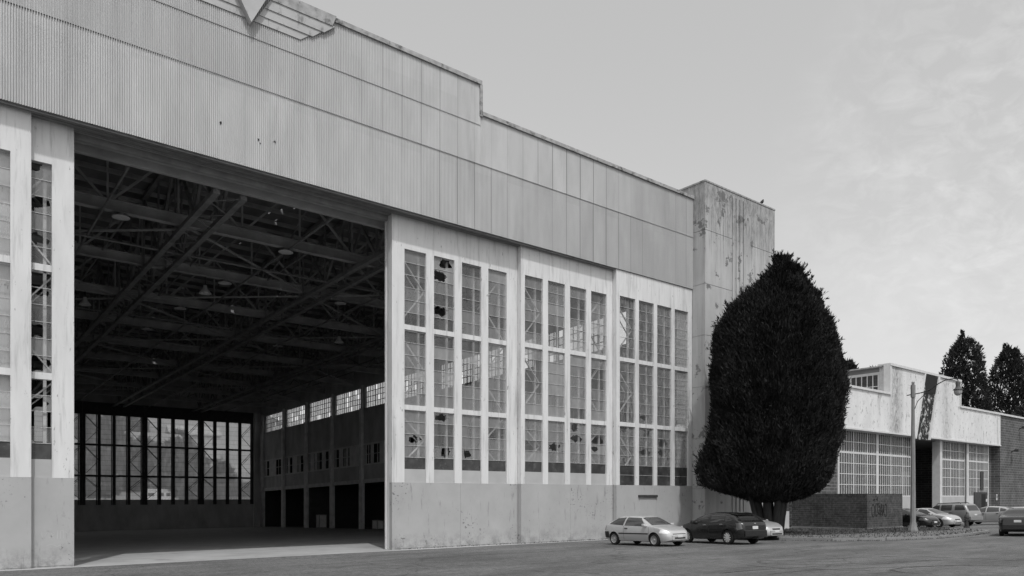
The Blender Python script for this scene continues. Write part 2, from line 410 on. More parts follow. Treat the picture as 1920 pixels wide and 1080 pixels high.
# pointed fin and lapped boards above the middle of the door
g = MB()
g.prism([(XC - .04, 20.05), (XC - 1.35, 22.35), (XC + 1.15, 22.35)], YH - .34, YH - .06)
fin = g.build('pointed_fin', M_BOARD, hangar)
for s_ in (1, -1):
    ends = [(20.30, 20.62, 2.05, 2.45, .05), (20.60, 20.98, 2.55, 3.0, .085), (20.95, 21.36, 3.05, 3.52, .12), (21.34, 21.80, 3.40, 3.58, .155)]
    for i, (z0, z1, xa, xb, pr) in enumerate(ends):
        g = MB(); k0 = .07 + (z0 - 20.05) * .60 - .06; k1 = .07 + (z1 - 20.05) * .60 - .06
        g.prism([(XC + s_*k0, z0), (XC + s_*xa, z0), (XC + s_*xb, z1), (XC + s_*k1, z1)], YH - .03 - pr, YH - .03)
        g.build('lapped_board', M_BOARD if i < 3 else M_COPE, hangar)

# corner tower of board-marked concrete, and its twin beyond the frame
def tower(x0, x1, y0, y1, top):
    g = MB(); z = -1.6; js = [2.2, 5.3, 8.45, 11.6, 14.75, 18.05, top]
    for j in js:
        g.box(x0, x1, y0, y1, z + .012, j - .012)
        if j < top: g.box(x0 + .02, x1 - .02, y0 + .02, y1 - .02, j - .012, j + .012)
        z = j
    g.box(x0 - .03, x1 + .03, y0 - .03, y1 + .03, top - .012, top + .10)
    for xx in (x0 + 2.75, x0 + 3.15, x0 + 3.55, x0 + 3.95):      # shallow ribs down the front
        g.box(xx, xx + .17, y0 - .075, y0 - .002, -.5, top - .25)
    g.box(x0 + 4.2, x0 + 4.75, y0 - .03, y0 - .003, -.5, top - .25)
    o = g.build('concrete_tower', M_TOWER, hangar)
    bv = o.modifiers.new('edge', 'BEVEL'); bv.width = .03; bv.segments = 2; bv.limit_method = 'ANGLE'
    return o
tower(XR + .01, 45.3, 28.25, 33.2, 21.0)
tower(XL - 7.6, XL - .01, 28.25, 33.2, 21.0)

# ---------------------------------------------------------------- sliding door leaves
H_LINE, H_GL, H_B1, H_B2, H_GT, H_TOP = 3.06, 3.69, 6.53, 10.22, 13.79, 15.245
def jag(g, x0, x1, z0, z1, y, hole):
    """a pane with a ragged hole; hole = (cx, cz, rx, rz) as fractions of the pane"""
    n = 22; cx = x0 + hole[0]*(x1-x0); cz = z0 + hole[1]*(z1-z0); b = len(g.v); rs = random.Random(int(x0*100+z0*1000))
    for k in range(n):
        a = 2*math.pi*k/n; ca, sa = math.cos(a), math.sin(a)
        t = min(((x1-cx)/ca if ca > 1e-6 else (x0-cx)/ca if ca < -1e-6 else 9), ((z1-cz)/sa if sa > 1e-6 else (z0-cz)/sa if sa < -1e-6 else 9))
        ox, oz = cx + ca*t, cz + sa*t
        r_ = min(t*.985, (1/math.sqrt((ca/(hole[2]*(x1-x0)))**2 + (sa/(hole[3]*(z1-z0)))**2)) * rs.uniform(.6, 1.25))
        g.v.append((ox, y, oz)); g.v.append((cx + ca*r_, y, cz + sa*r_))
    for k in range(n):
        j = (k+1) % n; g.f.append([b+2*k, b+2*j, b+2*j+1, b+2*k+1]); g.m.append(g.mi)
    for xx, zz in ((x0,z0),(x1,z0),(x1,z1),(x0,z1)):            # corners the ring cut off
        best = sorted(range(n), key=lambda k: (g.v[b+2*k][0]-xx)**2 + (g.v[b+2*k][2]-zz)**2)[:2]
        p, q = sorted(best); 
        if abs(p-q) == 1 or abs(p-q) == n-1:
            g.v.append((xx, y, zz)); g.f.append([b+2*p, b+2*q, len(g.v)-1]); g.m.append(g.mi)
def leaf(X0, X1, Y, out=-1, label=None, broken={}, left=.62, right=.45, mull=.40, glassm=M_GLASS, low_glass=False, deep=None, dark_low=True, brace=True, inner=True):
    zt = gz(Y)
    if low_glass: hl = H_LINE + .02
    else: hl = H_GL
    yo = lambda d: Y - out*d        # d metres behind the leaf's face
    wdt = (X1 - X0 - left - right - 3*mull)/4
    cols = []; x = X0 + left
    for k in range(4): cols.append((x, x + wdt)); x += wdt + mull
    st = MB()                        # stiles, mullions, rails, head
    def H(x0, x1, d0, d1, h0, h1, gg=st):
        gg.box(x0, x1, yo(d0), yo(d1), h0 + zt, h1 + zt)
    H(X0, cols[0][0], 0, .26, H_LINE, H_TOP); H(cols[3][1], X1, 0, .26, H_LINE, H_TOP)
    for k in range(3): H(cols[k][1], cols[k+1][0], 0, .16, H_LINE, H_GT)
    H(cols[0][0], cols[3][1], .004, .24, H_GT, H_TOP)
    for h in (H_B1, H_B2):
        for a, b in cols: H(a, b, .03, .18, h - .115, h + .115)
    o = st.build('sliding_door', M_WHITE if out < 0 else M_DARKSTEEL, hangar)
    if label: o['label'] = label
    k_ = MB(); 
    for a, b in ((X0, (X0+X1)/2 - .004), ((X0+X1)/2 + .004, X1)): k_.box(a, b, yo(-.012), yo(.24), .05 + zt, H_LINE - .004 + zt)
    k_.box(X0, X1, yo(.0), yo(.2), -.02 + zt, .05 + zt)
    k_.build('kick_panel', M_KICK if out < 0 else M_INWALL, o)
    if not low_glass:
        k_ = MB()
        for a, b in cols: H(a, b, .05, .12, H_LINE, H_GL, k_)
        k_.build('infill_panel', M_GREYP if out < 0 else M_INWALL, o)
    if deep:                         # box edge of the leaf that closes on the middle
        e = MB(); s_, dd = deep; xe = X0 if s_ < 0 else X1
        for i in range(4):
            a0 = .265 + dd*i/4; a1 = .265 + dd*(i+1)/4 - .02
            ins = .0 if i in (0, 3) else .05
            e.box(xe + (ins if s_ < 0 else -ins), xe - s_*.4, yo(a0), yo(a1), H_LINE*0 + zt, H_TOP - .02 + zt)
        e.build('edge_channel', M_WHITE, o)
    rows = [(H_B2 + .115, H_GT, 6), (H_B1 + .115, H_B2 - .115, 6), (hl, H_B1 - .115, 5 if not low_glass else 6)]
    rv = random.Random(int(X0*10 + Y))
    for c, (a, b) in enumerate(cols):
        for r_, (h0, h1, n) in enumerate(rows):
            gl = MB(); gl.mi = 0; ph = (h1 - h0)/n
            for i in range(n):
                z1 = h1 - i*ph + zt; z0 = z1 - ph
                hole = broken.get((c, r_, i))
                y = yo(.10 + .004*random.uniform(-1, 1))
                blk = r_ == 2 and i >= n - (2 if low_glass else 1) and dark_low
                gl.mi = 1 if blk else rv.choice((0, 0, 0, 0, 3, 3, 4))
                if hole == 'gone': pass
                elif hole: jag(gl, a, b, z0, z1, y, hole)
                else: gl.poly([(a, y, z0), (b, y, z0), (b, y, z1), (a, y, z1)])
                gl.mi = 2
                if i: gl.box(a, b, yo(.075), yo(.105), z1 - .009, z1 + .009)
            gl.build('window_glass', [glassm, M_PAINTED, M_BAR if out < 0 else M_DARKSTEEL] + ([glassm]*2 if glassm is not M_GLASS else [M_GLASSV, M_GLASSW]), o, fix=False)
    if brace:
        br = MB(); d = .42
        for c, (a, b) in enumerate(cols):
            xx = b - .16
            br.box(xx - .05, xx + .05, yo(d), yo(d+.1), H_LINE + zt, H_GT + zt)
        for c, flip in ((0, 0), (3, 1)):
            a, b = cols[c]; a -= .15; b += .12
            for h0, h1, n in rows:
                hm = (h0 + h1)/2
                l_, r2 = (a, b) if not flip else (b, a)
                br.beam((l_, yo(d), h1 + zt), (r2, yo(d), hm + zt), .085, .05)
                br.beam((l_, yo(d), h0 + zt), (r2, yo(d), hm + zt), .085, .05)
                br.beam((l_, yo(d+.3), h1 + zt - .2), (r2, yo(d+.3), hm + zt - .2), .06, .04)
        for h in (H_B1, H_B2): br.box(X0 + .2, X1 - .2, yo(d), yo(d+.12), h - .09 + zt, h + .09 + zt)
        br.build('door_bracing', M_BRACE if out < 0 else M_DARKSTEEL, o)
    return o, cols
LW = 6.74
o1, c1_ = leaf(16.88, 24.40, Y1, broken={
    (1,0,0): (.62,.55,.30,.42), (1,0,1): (.33,.45,.40,.42), (1,0,4): (.40,.55,.38,.38), (0,2,2): (.50,.55,.30,.30), (1,2,0): (.45,.55,.34,.36),
    (1,2,3): (.62,.5,.22,.45), (2,1,3): (.35,.55,.36,.42), (2,2,3): (.3,.5,.2,.35)}, mull=.43, left=.65, right=.90, deep=(-1, .42),
    label='set-back leaf beside the open doorway, with broken panes in its second column')
o2, c2_ = leaf(24.19, 31.10, Y2, broken={(1,2,3-1): (.42,.5,.36,.40), (2,2,0): (.34,.5,.20,.42), (2,2,1): (.42,.45,.42,.34), (3,2,1): (.5,.35,.5,.45), (3,2,2): (.3,.5,.25,.3)},
    left=.26, right=.68, mull=.37, label='middle leaf of the closed side, standing proud of the leaf by the doorway')
o3, c3_ = leaf(30.90, 37.66, Y3, broken={(0,2,3): (.5,.5,.3,.35), (1,1,5): (.45,.6,.3,.3), (1,2,0): (.6,.5,.2,.4), (2,2,1): (.5,.5,.35,.45), (2,2,2): (.4,.5,.3,.4), (3,1,5): (.5,.5,.35,.4), (1,2,2): (.5,.5,.4,.3)},
    left=.28, right=.36, mull=.31, glassm=M_GLASS3, low_glass=True, label='streaky leaf next to the concrete tower, glazed lower than the others')
oA, _ = leaf(-3.72, 3.04, Y2, broken={(3,0,2): (.4,.5,.25,.3)}, right=.58, left=.45, label='front leaf at the edge of the open doorway')
oB, _ = leaf(-2.70, 4.33, Y1, right=.66, left=.45, mull=.43, deep=(1, .42), broken={
    (3,0,0): (.40,.75,.45,.45), (3,0,2): (.45,.55,.5,.42), (3,0,4): (.45,.50,.5,.42), (3,1,0): 'gone', (3,1,1): (.5,.8,.5,.3), (3,1,3): (.5,.5,.55,.45), (3,1,5): (.5,.5,.5,.45), (3,2,0): 'gone', (3,2,1): (.5,.5,.5,.4), (3,2,2): 'gone'},
    label='rear leaf at the edge of the open doorway, most of its panes smashed')
oC, _ = leaf(-10.5, -3.7, Y3, brace=False)
leaf(-17.2, -10.46, Y3, brace=False)
# the wicket door let into the leaf by the tower
g = MB(); zt = gz(Y3); xa, xb = 32.85, 34.15
g.box(xa, xb, Y3 - .022, Y3 - .014, .1 + zt, 2.28 + zt); wd = g.build('wicket_door', M_KICK, hangar)
g = MB(); 
for a, b, c, d in ((xa - .05, xa, .1, 2.3), (xb, xb + .05, .1, 2.3)): g.box(a, b, Y3 - .018, Y3 - .012, c + zt, d + zt)
g.build('door_seam', M_SOFF, wd)
g = MB(); g.box(xa - .15, xb + .18, Y3 - .10, Y3 - .013, 2.36 + zt, 2.50 + zt); g.build('drip_hood', M_DARKSTEEL, wd)

# ---------------------------------------------------------------- hall: floor, roof, side and back walls
sheet('hangar_floor', [(XL, 28.95), (37.7, 28.95), (36.4, 101), (XL, 101)], M_FLOOR, .004)
H_CH, H_RF = 15.3, 19.1
WX = 36.5
def slab(name, x0, x1, y0, y1, h0, h1, m): 
    g = MB(); g.hbox(x0, x1, y0, y1, h0, h1); return g.build(name, m, hangar)
# roof deck with a few rotted holes
holes = [(16.5,37.7,.30,.40),(16.1,38.6,.12,.3),(16.9,40.9,.10,.35),(16.4,41.7,.16,.5),(16.0,42.4,.10,.4),(16.7,43.2,.12,.3),(15.9,48.9,.22,.5),(15.6,49.6,.10,.3),(16.3,48.3,.10,.3),(15.9,70.1,.35,.5),(16.4,70.9,.2,.4),(14.6,72.3,.2,.4),(16.0,60.3,.12,.3)]
g = MB()
ys_ = sorted(set([YH + .3, 37, 43, 50, 57, 64, 71, 78, 85, 92, 101] + [h[1]-h[3]/2 for h in holes] + [h[1]+h[3]/2 for h in holes]))
xs_ = sorted(set([XL, XR] + [h[0]-h[2]/2 for h in holes] + [h[0]+h[2]/2 for h in holes]))
for i in range(len(xs_)-1):
    for j in range(len(ys_)-1):
        cx, cy = (xs_[i]+xs_[i+1])/2, (ys_[j]+ys_[j+1])/2
        if any(abs(cx-h[0]) < h[2]/2 and abs(cy-h[1]) < h[3]/2 for h in holes): continue
        g.hbox(xs_[i], xs_[i+1], ys_[j], ys_[j+1], H_RF, H_RF + .12)
g.build('roof', M_ROOF, hangar)
g = MB()                                             # rafters seen under the deck
for y in np.arange(31.2, 100, 1.75): g.hbox(XL + .2, WX - .1, y - .06, y + .06, H_RF - .22, H_RF - .003)
g.build('purlin', M_TRUSS, hangar)
for h in holes:                                     # splintered boards across each hole
    g = MB()
    for k in range(3):
        x_ = h[0] + random.uniform(-.5, .5)*h[2]; g.hbox(x_ - .012, x_ + .018, h[1] - h[3]/2 - .05, h[1] + random.uniform(-.3,.5)*h[3], H_RF + .02, H_RF + .05)
    g.build('splintered_boards', M_ROOF, hangar)
slab('side_wall', XL - .01, XL + .25, YH + .31, 101, -.5, H_RF - .003, M_INWALL)
slab('end_wall', XL + .251, WX - .001, YB + .02, YB + .3, H_TOP - .02, H_RF - .003, M_INWALL)
slab('end_wall', 35.52, WX, YB - .6, YB + .3, -.3, H_TOP - .03, M_INWALL)
# inner face above the doorway
slab('lintel_wall', XL + .26, WX, YH + 2.0, YH + 2.2, H_TOP + .03, H_RF - .003, M_INWALL)
slab('lintel_wall', WX, XR, YH + .31, YH + 4.4, -.4, H_RF - .003, M_INWALL)
# right-hand wall: bays between columns, with a clerestory, a ribbon of boarded windows and open ground-floor bays
COLY = [35.25 + 7.05*k for k in range(10)]
H_CL0, H_CL1 = 12.55, 14.75
g = MB(); g.hbox(WX, WX + .25, 33.6, 101, 8.7, H_CL0); g.hbox(WX, WX + .25, 33.6, 101, H_CL1, H_RF - .003); g.hbox(WX + .002, WX + .25, 33.6, 101, 4.75, 6.75)
for y in COLY: g.hbox(WX + .003, WX + .25, y - .35, y + .35, 6.75, 8.7); g.hbox(WX + .003, WX + .25, y - .45, y + .45, H_CL0, H_CL1)
g.build('side_wall', M_INWALL, hangar)
for y in COLY + [99.3]:
    g = MB(); g.hbox(WX - .30, WX - .004, y - .38, y + .38, -.02, 4.75); g.hbox(WX - .2, WX - .004, y - .16, y + .16, 4.75, H_CL1 + .2)
    g.hbox(WX - .34, WX - .205, y - .2, y + .2, 4.75, H_CL0)
    g.build('wall_column', M_INCOL, hangar)
g = MB(); g.hbox(WX - .12, WX - .005, 33.6, 99.6, 4.75, 5.15); g.hbox(WX - .06, WX - .003, 33.6, 99.6, 6.6, 6.75); g.hbox(WX - .06, WX - .003, 33.6, 99.6, 8.7, 8.85)
g.build('wall_rail', M_INCOL, hangar)
for k in range(len(COLY) - 1):
    y0, y1 = COLY[k] + .45, COLY[k+1] - .45
    g = MB()
    n = 12
    for i in range(n + 1):
        y = y0 + (y1 - y0)*i/n; g.hbox(WX + .08, WX + .13, y - (.05 if i % 4 == 0 else .022), y + (.05 if i % 4 == 0 else .022), H_CL0, H_CL1)
    for j in range(5):
        h = H_CL0 + (H_CL1 - H_CL0)*j/4; g.hbox(WX + .085, WX + .125, y0, y1, h - .025, h + .025)
    fr = g.build('clerestory_window', M_DARKSTEEL, hangar)
    g = MB(); rs = random.Random(k)
    for i in range(n):
        for j in range(4):
            if rs.random() < .14: continue
            a, b = y0 + (y1-y0)*i/n, y0 + (y1-y0)*(i+1)/n; h0, h1 = H_CL0 + (H_CL1-H_CL0)*j/4, H_CL0 + (H_CL1-H_CL0)*(j+1)/4
            g.poly([(WX+.105, a, h0+gz(a)), (WX+.105, b, h0+gz(b)), (WX+.105, b, h1+gz(b)), (WX+.105, a, h1+gz(a))])
    g.build('clerestory_glass', M_GLASSC, fr, fix=False)
    # ribbon of old office windows, boarded here and there
    g = MB(); y = COLY[k] + .35; ye = COLY[k+1] - .35
    while y < ye - .2:
        w_ = min(rs.choice((.35, .5, .9)), ye - y); rr = rs.random()
        if rr < .56: g.hbox(WX + .05, WX + .09, y + .02, y + w_ - .02, 6.75, 8.7)
        g.hbox(WX + .02, WX + .1, y - .03, y + .03, 6.75, 8.7); y += w_
    g.hbox(WX + .03, WX + .1, COLY[k] + .35, ye, 7.7, 7.76)
    g.build('boarded_window', M_INCOL, hangar)
g = MB()                                             # store rooms behind the open bays
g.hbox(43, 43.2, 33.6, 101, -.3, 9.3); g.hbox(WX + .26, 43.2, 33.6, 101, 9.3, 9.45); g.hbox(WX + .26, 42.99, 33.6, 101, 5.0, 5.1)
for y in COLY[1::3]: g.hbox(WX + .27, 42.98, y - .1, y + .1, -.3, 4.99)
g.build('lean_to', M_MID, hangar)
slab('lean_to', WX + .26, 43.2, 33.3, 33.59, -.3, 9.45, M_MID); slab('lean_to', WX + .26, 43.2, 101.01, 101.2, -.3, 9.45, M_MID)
slab('side_wall', WX + .01, WX + .25, 100.5, 101, -.3, 4.75, M_INWALL)
for x0, y0, hh, ww in ((37.6, 78.5, 1.3, .9), (37.9, 72.0, .9, 1.2), (38.2, 80.8, .7, .7), (37.4, 66.6, 1.1, .6)):
    pass
# far end: the same leaves, seen from inside against the light
x = 35.45
for k in range(8):
    if x - 6.68 < XL: break
    leaf(x - 6.68, x, YB, out=1, left=.30, right=.30, mull=.33, glassm=M_GLASSB, dark_low=False, inner=False); x -= 6.70
slab('end_wall', XL + .251, x, YB, YB + .2, -.3, H_TOP - .03, M_INWALL)

# roof trusses
def xtruss(y):
    g = MB(); z0 = H_CH + gz(y); z1 = H_RF - .35 + gz(y); x0, x1 = XL + .3, WX - .25
    g.box(x0, x1, y - .02, y + .02, z0, z0 + .44); g.box(x0, x1, y - .17, y + .17, z0 - .035, z0); g.box(x0, x1, y - .15, y + .15, z0 + .44, z0 + .47)
    g.box(x0, x1, y - .1, y + .1, z1 - .16, z1)
    n = 18; dx = (x1 - x0)/n
    for i in range(n):
        a = x0 + dx*i
        if i % 2 == 0: g.beam((a, y, z0 + .3), (a + dx, y, z1 - .1), .10, .10)
        else: g.beam((a, y, z1 - .1), (a + dx, y, z0 + .3), .10, .10)
        g.beam((a + dx*(1 if i % 2 == 0 else 1), y, z0 + .3), (a + dx, y, z1 - .1), .08, .08)
    return g.build('roof_truss', M_TRUSS, hangar)
t0 = xtruss(37.0)
for k in range(1, 9):
    t = t0.copy(); COL.objects.link(t); dy = 7.05*k
    t.location = (0, dy, gz(dy))
def girder(x):
    g = MB(); y0, y1 = YH + 2.25, YB - .1; e0, e1 = H_CH - .35, H_RF - .3
    def P(y, h, dx=0): return (x + dx, y, h + gz(y))
    for dx in (-.55, .55):
        g.beam(P(y0, e0, dx), P(y1, e0, dx), .26, .20); g.beam(P(y0, e1, dx), P(y1, e1, dx), .24, .2)
        n = 22; d = (y1 - y0)/n
        for i in range(n):
            a = y0 + d*i
            g.beam(P(a, e0 if i % 2 else e1, dx), P(a + d, e1 if i % 2 else e0, dx), .12, .14)
            g.beam(P(a, e0, dx), P(a, e1, dx), .08, .1)
    n = 66; d = (y1 - y0)/n                                # lacing between the twin chords
    for i in range(n):
        a = y0 + d*i; g.beam(P(a, e0 - .06, -.55 if i % 2 else .55), P(a + d, e0 - .06, .55 if i % 2 else -.55), .07, .02)
    return g.build('roof_girder', M_GIRD, hangar)
g0 = girder(XC)
for k in (-2, -1, 1, 2):
    t = g0.copy(); COL.objects.link(t); t.location = (9.0*k, 0, 0)
# diagonal wind braces in the plane of the bottom chords
g = MB()
for k in range(8):
    ya, yb = 37.0 + 7.05*k, 37.0 + 7.05*(k+1)
    for xx in range(-2, 3):
        xa_, xb_ = XC + 9*xx, XC + 9*(xx+1)
        if xb_ > WX: xb_ = WX - .3
        if (k + xx) % 2: xa_, xb_ = xb_, xa_
        g.beam((xa_, ya, H_CH - .1 + gz(ya)), (xb_, yb, H_CH - .1 + gz(yb)), .10, .08)
g.build('wind_brace', M_TRUSS, hangar)
for x_ in np.arange(XL + 3, WX - 1, 4.4):            # light sway frames between the big trusses
    g = MB()
    for k in range(8):
        ya, yb = 37.0 + 7.05*k, 37.0 + 7.05*(k+1)
        g.beam((x_, ya, H_CH + .4 + gz(ya)), (x_, yb, H_RF - .5 + gz(yb)), .07); g.beam((x_, ya, H_RF - .5 + gz(ya)), (x_, yb, H_CH + .4 + gz(yb)), .07)
        g.beam((x_, ya, H_CH + .42 + gz(ya)), (x_, yb, H_CH + .42 + gz(yb)), .08)
    g.build('sway_brace', M_GIRD, hangar)
g = MB()                                             # pipes and conduits slung below
for x_, h in ((6.4, H_CH - .2), (14.9, H_CH - .12), (22.5, H_CH - .2), (31.5, H_CH - .15)): g.tube([(x_, YH + 2.3, h + gz(YH + 2.3)), (x_, YB - .2, h + gz(YB - .2))], .06, 6)
for y_ in (40.2, 54.3, 61.4): g.tube([(XL + .4, y_, H_CH - .3 + gz(y_)), (WX - .3, y_, H_CH - .3 + gz(y_))], .05, 6)
g.build('slung_pipe', M_GIRD, hangar)
# hanging lamps
def lamp(x, y, drop, label):
    h = H_CH - .04
    t = empty('pendant_lamp', (x, y, h + gz(y)), label, 'lamp', 'lamps hanging under the hangar roof')
    g = MB(); g.tube([(0,0,0),(0,0,-drop)], .025, 6); g.build('stem', M_DARKSTEEL, t, local=True)
    g = MB(); g.lathe([(.0,-drop+.02),(.10,-drop),(.11,-drop-.16),(.16,-drop-.22),(.33,-drop-.44),(.34,-drop-.47),(.31,-drop-.47),(.14,-drop-.24),(0,-drop-.22)], 20)
    g.build('lamp_shade', M_FWHITE, t, local=True, smooth=True)
    g = MB(); g.lathe([(0,-drop-.30),(.09,-drop-.33),(.11,-drop-.40),(.07,-drop-.46),(0,-drop-.48)], 12); g.build('bulb', M_PALE, t, local=True, smooth=True)
lamp_px = [(12.9, 44.05, .5, 'bell lamp hanging lowest below the lattice girder, nearest the doorway'), (8.0, 51.1, .35, 'bell lamp hanging by the open door leaf, deep in the hall'),
           (24.5, 51.1, .5, 'bell lamp hanging beside the closed door leaf'), ]
for a in lamp_px: lamp(*a)
flat = [(7.2, 37.0), (14.8, 37.0), (14.0, 44.05), (13.4, 51.1), (21.2, 44.05), (23.0, 37.0), (22.6, 58.15), (13.0, 58.15)]
for i, (x, y) in enumerate(flat):
    t = empty('ceiling_lamp', (x, y, H_CH - .04 + gz(y)), 'shallow round lamp fixed under a bottom chord of the hangar roof', 'lamp', 'shallow lamps under the hangar chords')
    g = MB(); g.lathe([(0,.0),(.10,0),(.12,-.08),(.36,-.17),(.37,-.20),(.30,-.21),(0,-.19)], 20); g.build('lamp_shade', M_FWHITE, t, local=True, smooth=True)
# odds and ends stored in the bays
def crate(name, x, y, sx, sy, sz, label, cat):
    t = empty(name, (x, y, gz(y)), label, cat)
    g = MB(); g.box(-sx/2+.03, sx/2-.03, -sy/2+.03, sy/2-.03, .1, sz-.03); g.build('box_body', M_INCOL, t, local=True)
    g = MB()
    for a in (-1,1):
        for b in (-1,1): g.box(a*(sx/2-.04)-.04, a*(sx/2-.04)+.04, b*(sy/2-.04)-.04, b*(sy/2-.04)+.04, .0, sz)
    g.box(-sx/2, sx/2, -sy/2, sy/2, sz, sz+.05); g.build('corner_frame', M_TRUSS, t, local=True)
crate('storage_crate', 36.0, 79.6, .9, .9, 1.5, 'pale wooden crate standing in the second open bay of the hall', 'crate')
crate('storage_crate', 35.9, 66.2, .7, 1.1, .9, 'low crate near the closed door leaf inside the hall', 'crate')

# faint scrawl on the rear leaf by the opening
g = MB(); zt = gz(Y1) + .9; yk = Y1 - .0135
for s_ in ([(0,.5),(.05,.1),(.22,.5),(.25,.1)],[(.3,.2),(.42,.35),(.35,.45),(.3,.25),(.42,.1)],[(.5,.1),(.52,.5)],[(.6,.1),(.6,.5),(.7,.5),(.7,.1)],[(.15,-.25),(.3,-.15),(.5,-.28),(.62,-.2)],[(.75,.45),(.85,.3)]):
    for p, q in zip(s_[:-1], s_[1:]):
        g.beam((3.35 + p[0]*.95, yk, zt + p[1]*.7), (3.35 + q[0]*.95, yk, zt + q[1]*.7), .003, .028, up=(0,0,1)) if abs(p[0]-q[0]) > abs(p[1]-q[1]) else g.beam((3.35 + p[0]*.95, yk, zt + p[1]*.7), (3.35 + q[0]*.95, yk, zt + q[1]*.7), .028, .003, up=(0,1,0))
g.build('graffiti', M_SOFF, hangar)
# ================================================================ the smaller brick hangar beyond the car park
YF = 32.0; YFH = 31.2
bh = empty('brick_hangar', (80, YF, gz(YF)), 'smaller white and brick hangar with multi-paned doors behind the parked cars', 'hangar')
FB, FL_, FT = 5.67 + EYE, 9.15 + EYE, 11.78 + EYE
FX0, FX1, FC0, FC1 = 55.5, 95.2, 68.6, 83.9
G0 = gz(YF)
g = MB()
g.prism([(FX0, FB), (FX1, FB), (FX1, FL_), (FC1, FL_), (FC1, FT), (FC0, FT), (FC0, FL_), (FX0, FL_)], YFH, YFH + 1.0)
hd = g.build('header_wall', M_STUC, bh)
g = MB()
g.box(FX0, FC0 - .05, YFH - .12, YFH + 1.05, FL_ + .003, FL_ + .20); g.box(FC1 + .05, 103.6, YFH - .12, YFH + 1.05, FL_ + .003, FL_ + .20)
g.box(FC0 - .25, FC1 + .25, YFH - .13, YFH + 1.05, FT + .003, FT + .22)
g.box(FC0 - .25, FC0 - .004, YFH - .10, YFH + .5, FL_ + .005, FT); g.box(FC1 + .004, FC1 + .2, YFH - .10, YFH + .5, FL_ + .005, FT)
g.box(FX0, FX1 + .05, YFH - .06, YFH - .002, FB - .02, FB + .12)
g.build('coping', M_FWHITE, bh)
# slanting black panel, proud of the header
def xf(px, Y=YFH):
    l = (px - 960)/FPX; return Y*(FX + l*FY)/(FY - l*FX)
g = MB(); g.prism([(xf(1716), FB - .25), (xf(1739), FB - .25), (xf(1757.5), FT - .05), (xf(1733.5), FT + .02)], YFH - .07, YFH - .004)
g.build('slanted_panel', M_WRECK, bh)
g = MB(); g.prism([(xf(1733), FT - 1.9), (xf(1757.5), FT - 1.9 + .2), (xf(1757.8), FT - .06), (xf(1733.5), FT + .02)], YFH - .10, YFH - .072); g.build('slanted_panel', M_BLACK, bh)
g = MB(); 
g.prism([(xf(1738.5), FB - .22), (xf(1740.5), FB - .22), (xf(1759), FT - .05), (xf(1757), FT - .05)], YFH - .22, YFH - .003)
g.prism([(xf(1714.5), FB - .22), (xf(1716), FB - .22), (xf(1733.6), FT - .02), (xf(1732.2), FT - .02)], YFH - .16, YFH - .003)
g.build('panel_edge', M_FWHITE, bh)
# roof and monitor
g = MB(); g.box(FX0, FX1, YFH + 1.0, YFH + 34, FB - .1, FB + 2.2 - .1); g.box(FC0 + .25, FC1 - .25, YFH + 1.0, YFH + 34, FB + 2.2, FB + 2.9)
g.box(FC0 + .05, FC1 - .05, YFH + 1.01, YFH + 34, FT - .5, FT - .03)
g.build('roof', M_ROOF, bh)
g = MB()
for h, t in ((FL_ - .25, .12), (FT - .55, .12), ((FL_ + FT)/2 - .4, .03)): g.box(FC0 + .03, FC0 + .12, YFH + 1.02, YFH + 33.9, h - t, h + t)
for k in range(64):
    y = YFH + 1.1 + k*.52; tt = .07 if k % 5 == 0 else .035
    g.box(FC0 + .035, FC0 + .115, y - tt, y + tt, FL_ - .2, FT - .5)
mw = g.build('monitor_window', M_FWHITE, bh)
g = MB(); g.poly([(FC0 + .09, YFH + 1.02, FL_ - .9), (FC0 + .09, YFH + 33.9, FL_ - .9), (FC0 + .09, YFH + 33.9, FT - .5), (FC0 + .09, YFH + 1.02, FT - .5)])
M_FGLASS = glass_mat('far_glass', .17, .5, .40, .62, (1.2,1,.7), scale=.5)
g.build('monitor_glass', M_FGLASS, mw, fix=False)
g = MB(); g.box(FC0 - .3, FC0 + .3, YFH + .5, YFH + 34, FT - .03, FT + .08); g.box(FX0, FC0 + .02, YFH + 1.05, YFH + 34, FL_ - .35, FL_ - .15); g.build('monitor_roof', M_COPE, bh)
# doors: fine-barred steel glazing, one leaf slid open
def barred(x0, x1, y, nm, dark=False, heavy=6):
    f = MB(); gl = MB(); kp = MB()
    h0 = 2.45 + G0; h1 = FB - .0
    kp.box(x0, x1, y - .02, y + .14, .03 + G0, h0)
    f.box(x0, x0 + .22, y - .03, y + .12, h0, h1); f.box(x1 - .22, x1, y - .03, y + .12, h0, h1)
    f.box(x0 + .22, x1 - .22, y - .025, y + .1, h0 + .0, h0 + .12)
    nb = int(round((x1 - x0 - .44)/.40)); d = (x1 - x0 - .44)/nb
    for i in range(1, nb):
        t = .075 if i % heavy == 0 else .026
        f.box(x0 + .22 + d*i - t, x0 + .22 + d*i + t, y - .02, y + .05, h0 + .12, h1)
    hs = np.linspace(h0 + .12, h1 + .9, 8)
    for i, h in enumerate(hs[1:-1]):
        t = .085 if i == 3 else .03
        f.box(x0 + .22, x1 - .22, y - .012, y + .04, h - t, h + t)
    o = f.build('glazed_door', M_FWHITE, bh)
    gl.poly([(x0 + .2, y + .03, h0 + .1), (x1 - .2, y + .03, h0 + .1), (x1 - .2, y + .03, h1), (x0 + .2, y + .03, h1)])
    gl.build('door_glass', M_FGLASS, o, fix=False); kp.build('kick_panel', nm, o)
    return o
XD = [xf(p, YF) for p in (1571, 1645, 1709)]
barred(XD[0], XD[1] - .01, YF, M_PALE); barred(XD[1] + .01, XD[2], YF + .01, M_GREYP)
xa, xb, xc_ = xf(1762, YF), xf(1810, YF), xf(1851, YF)
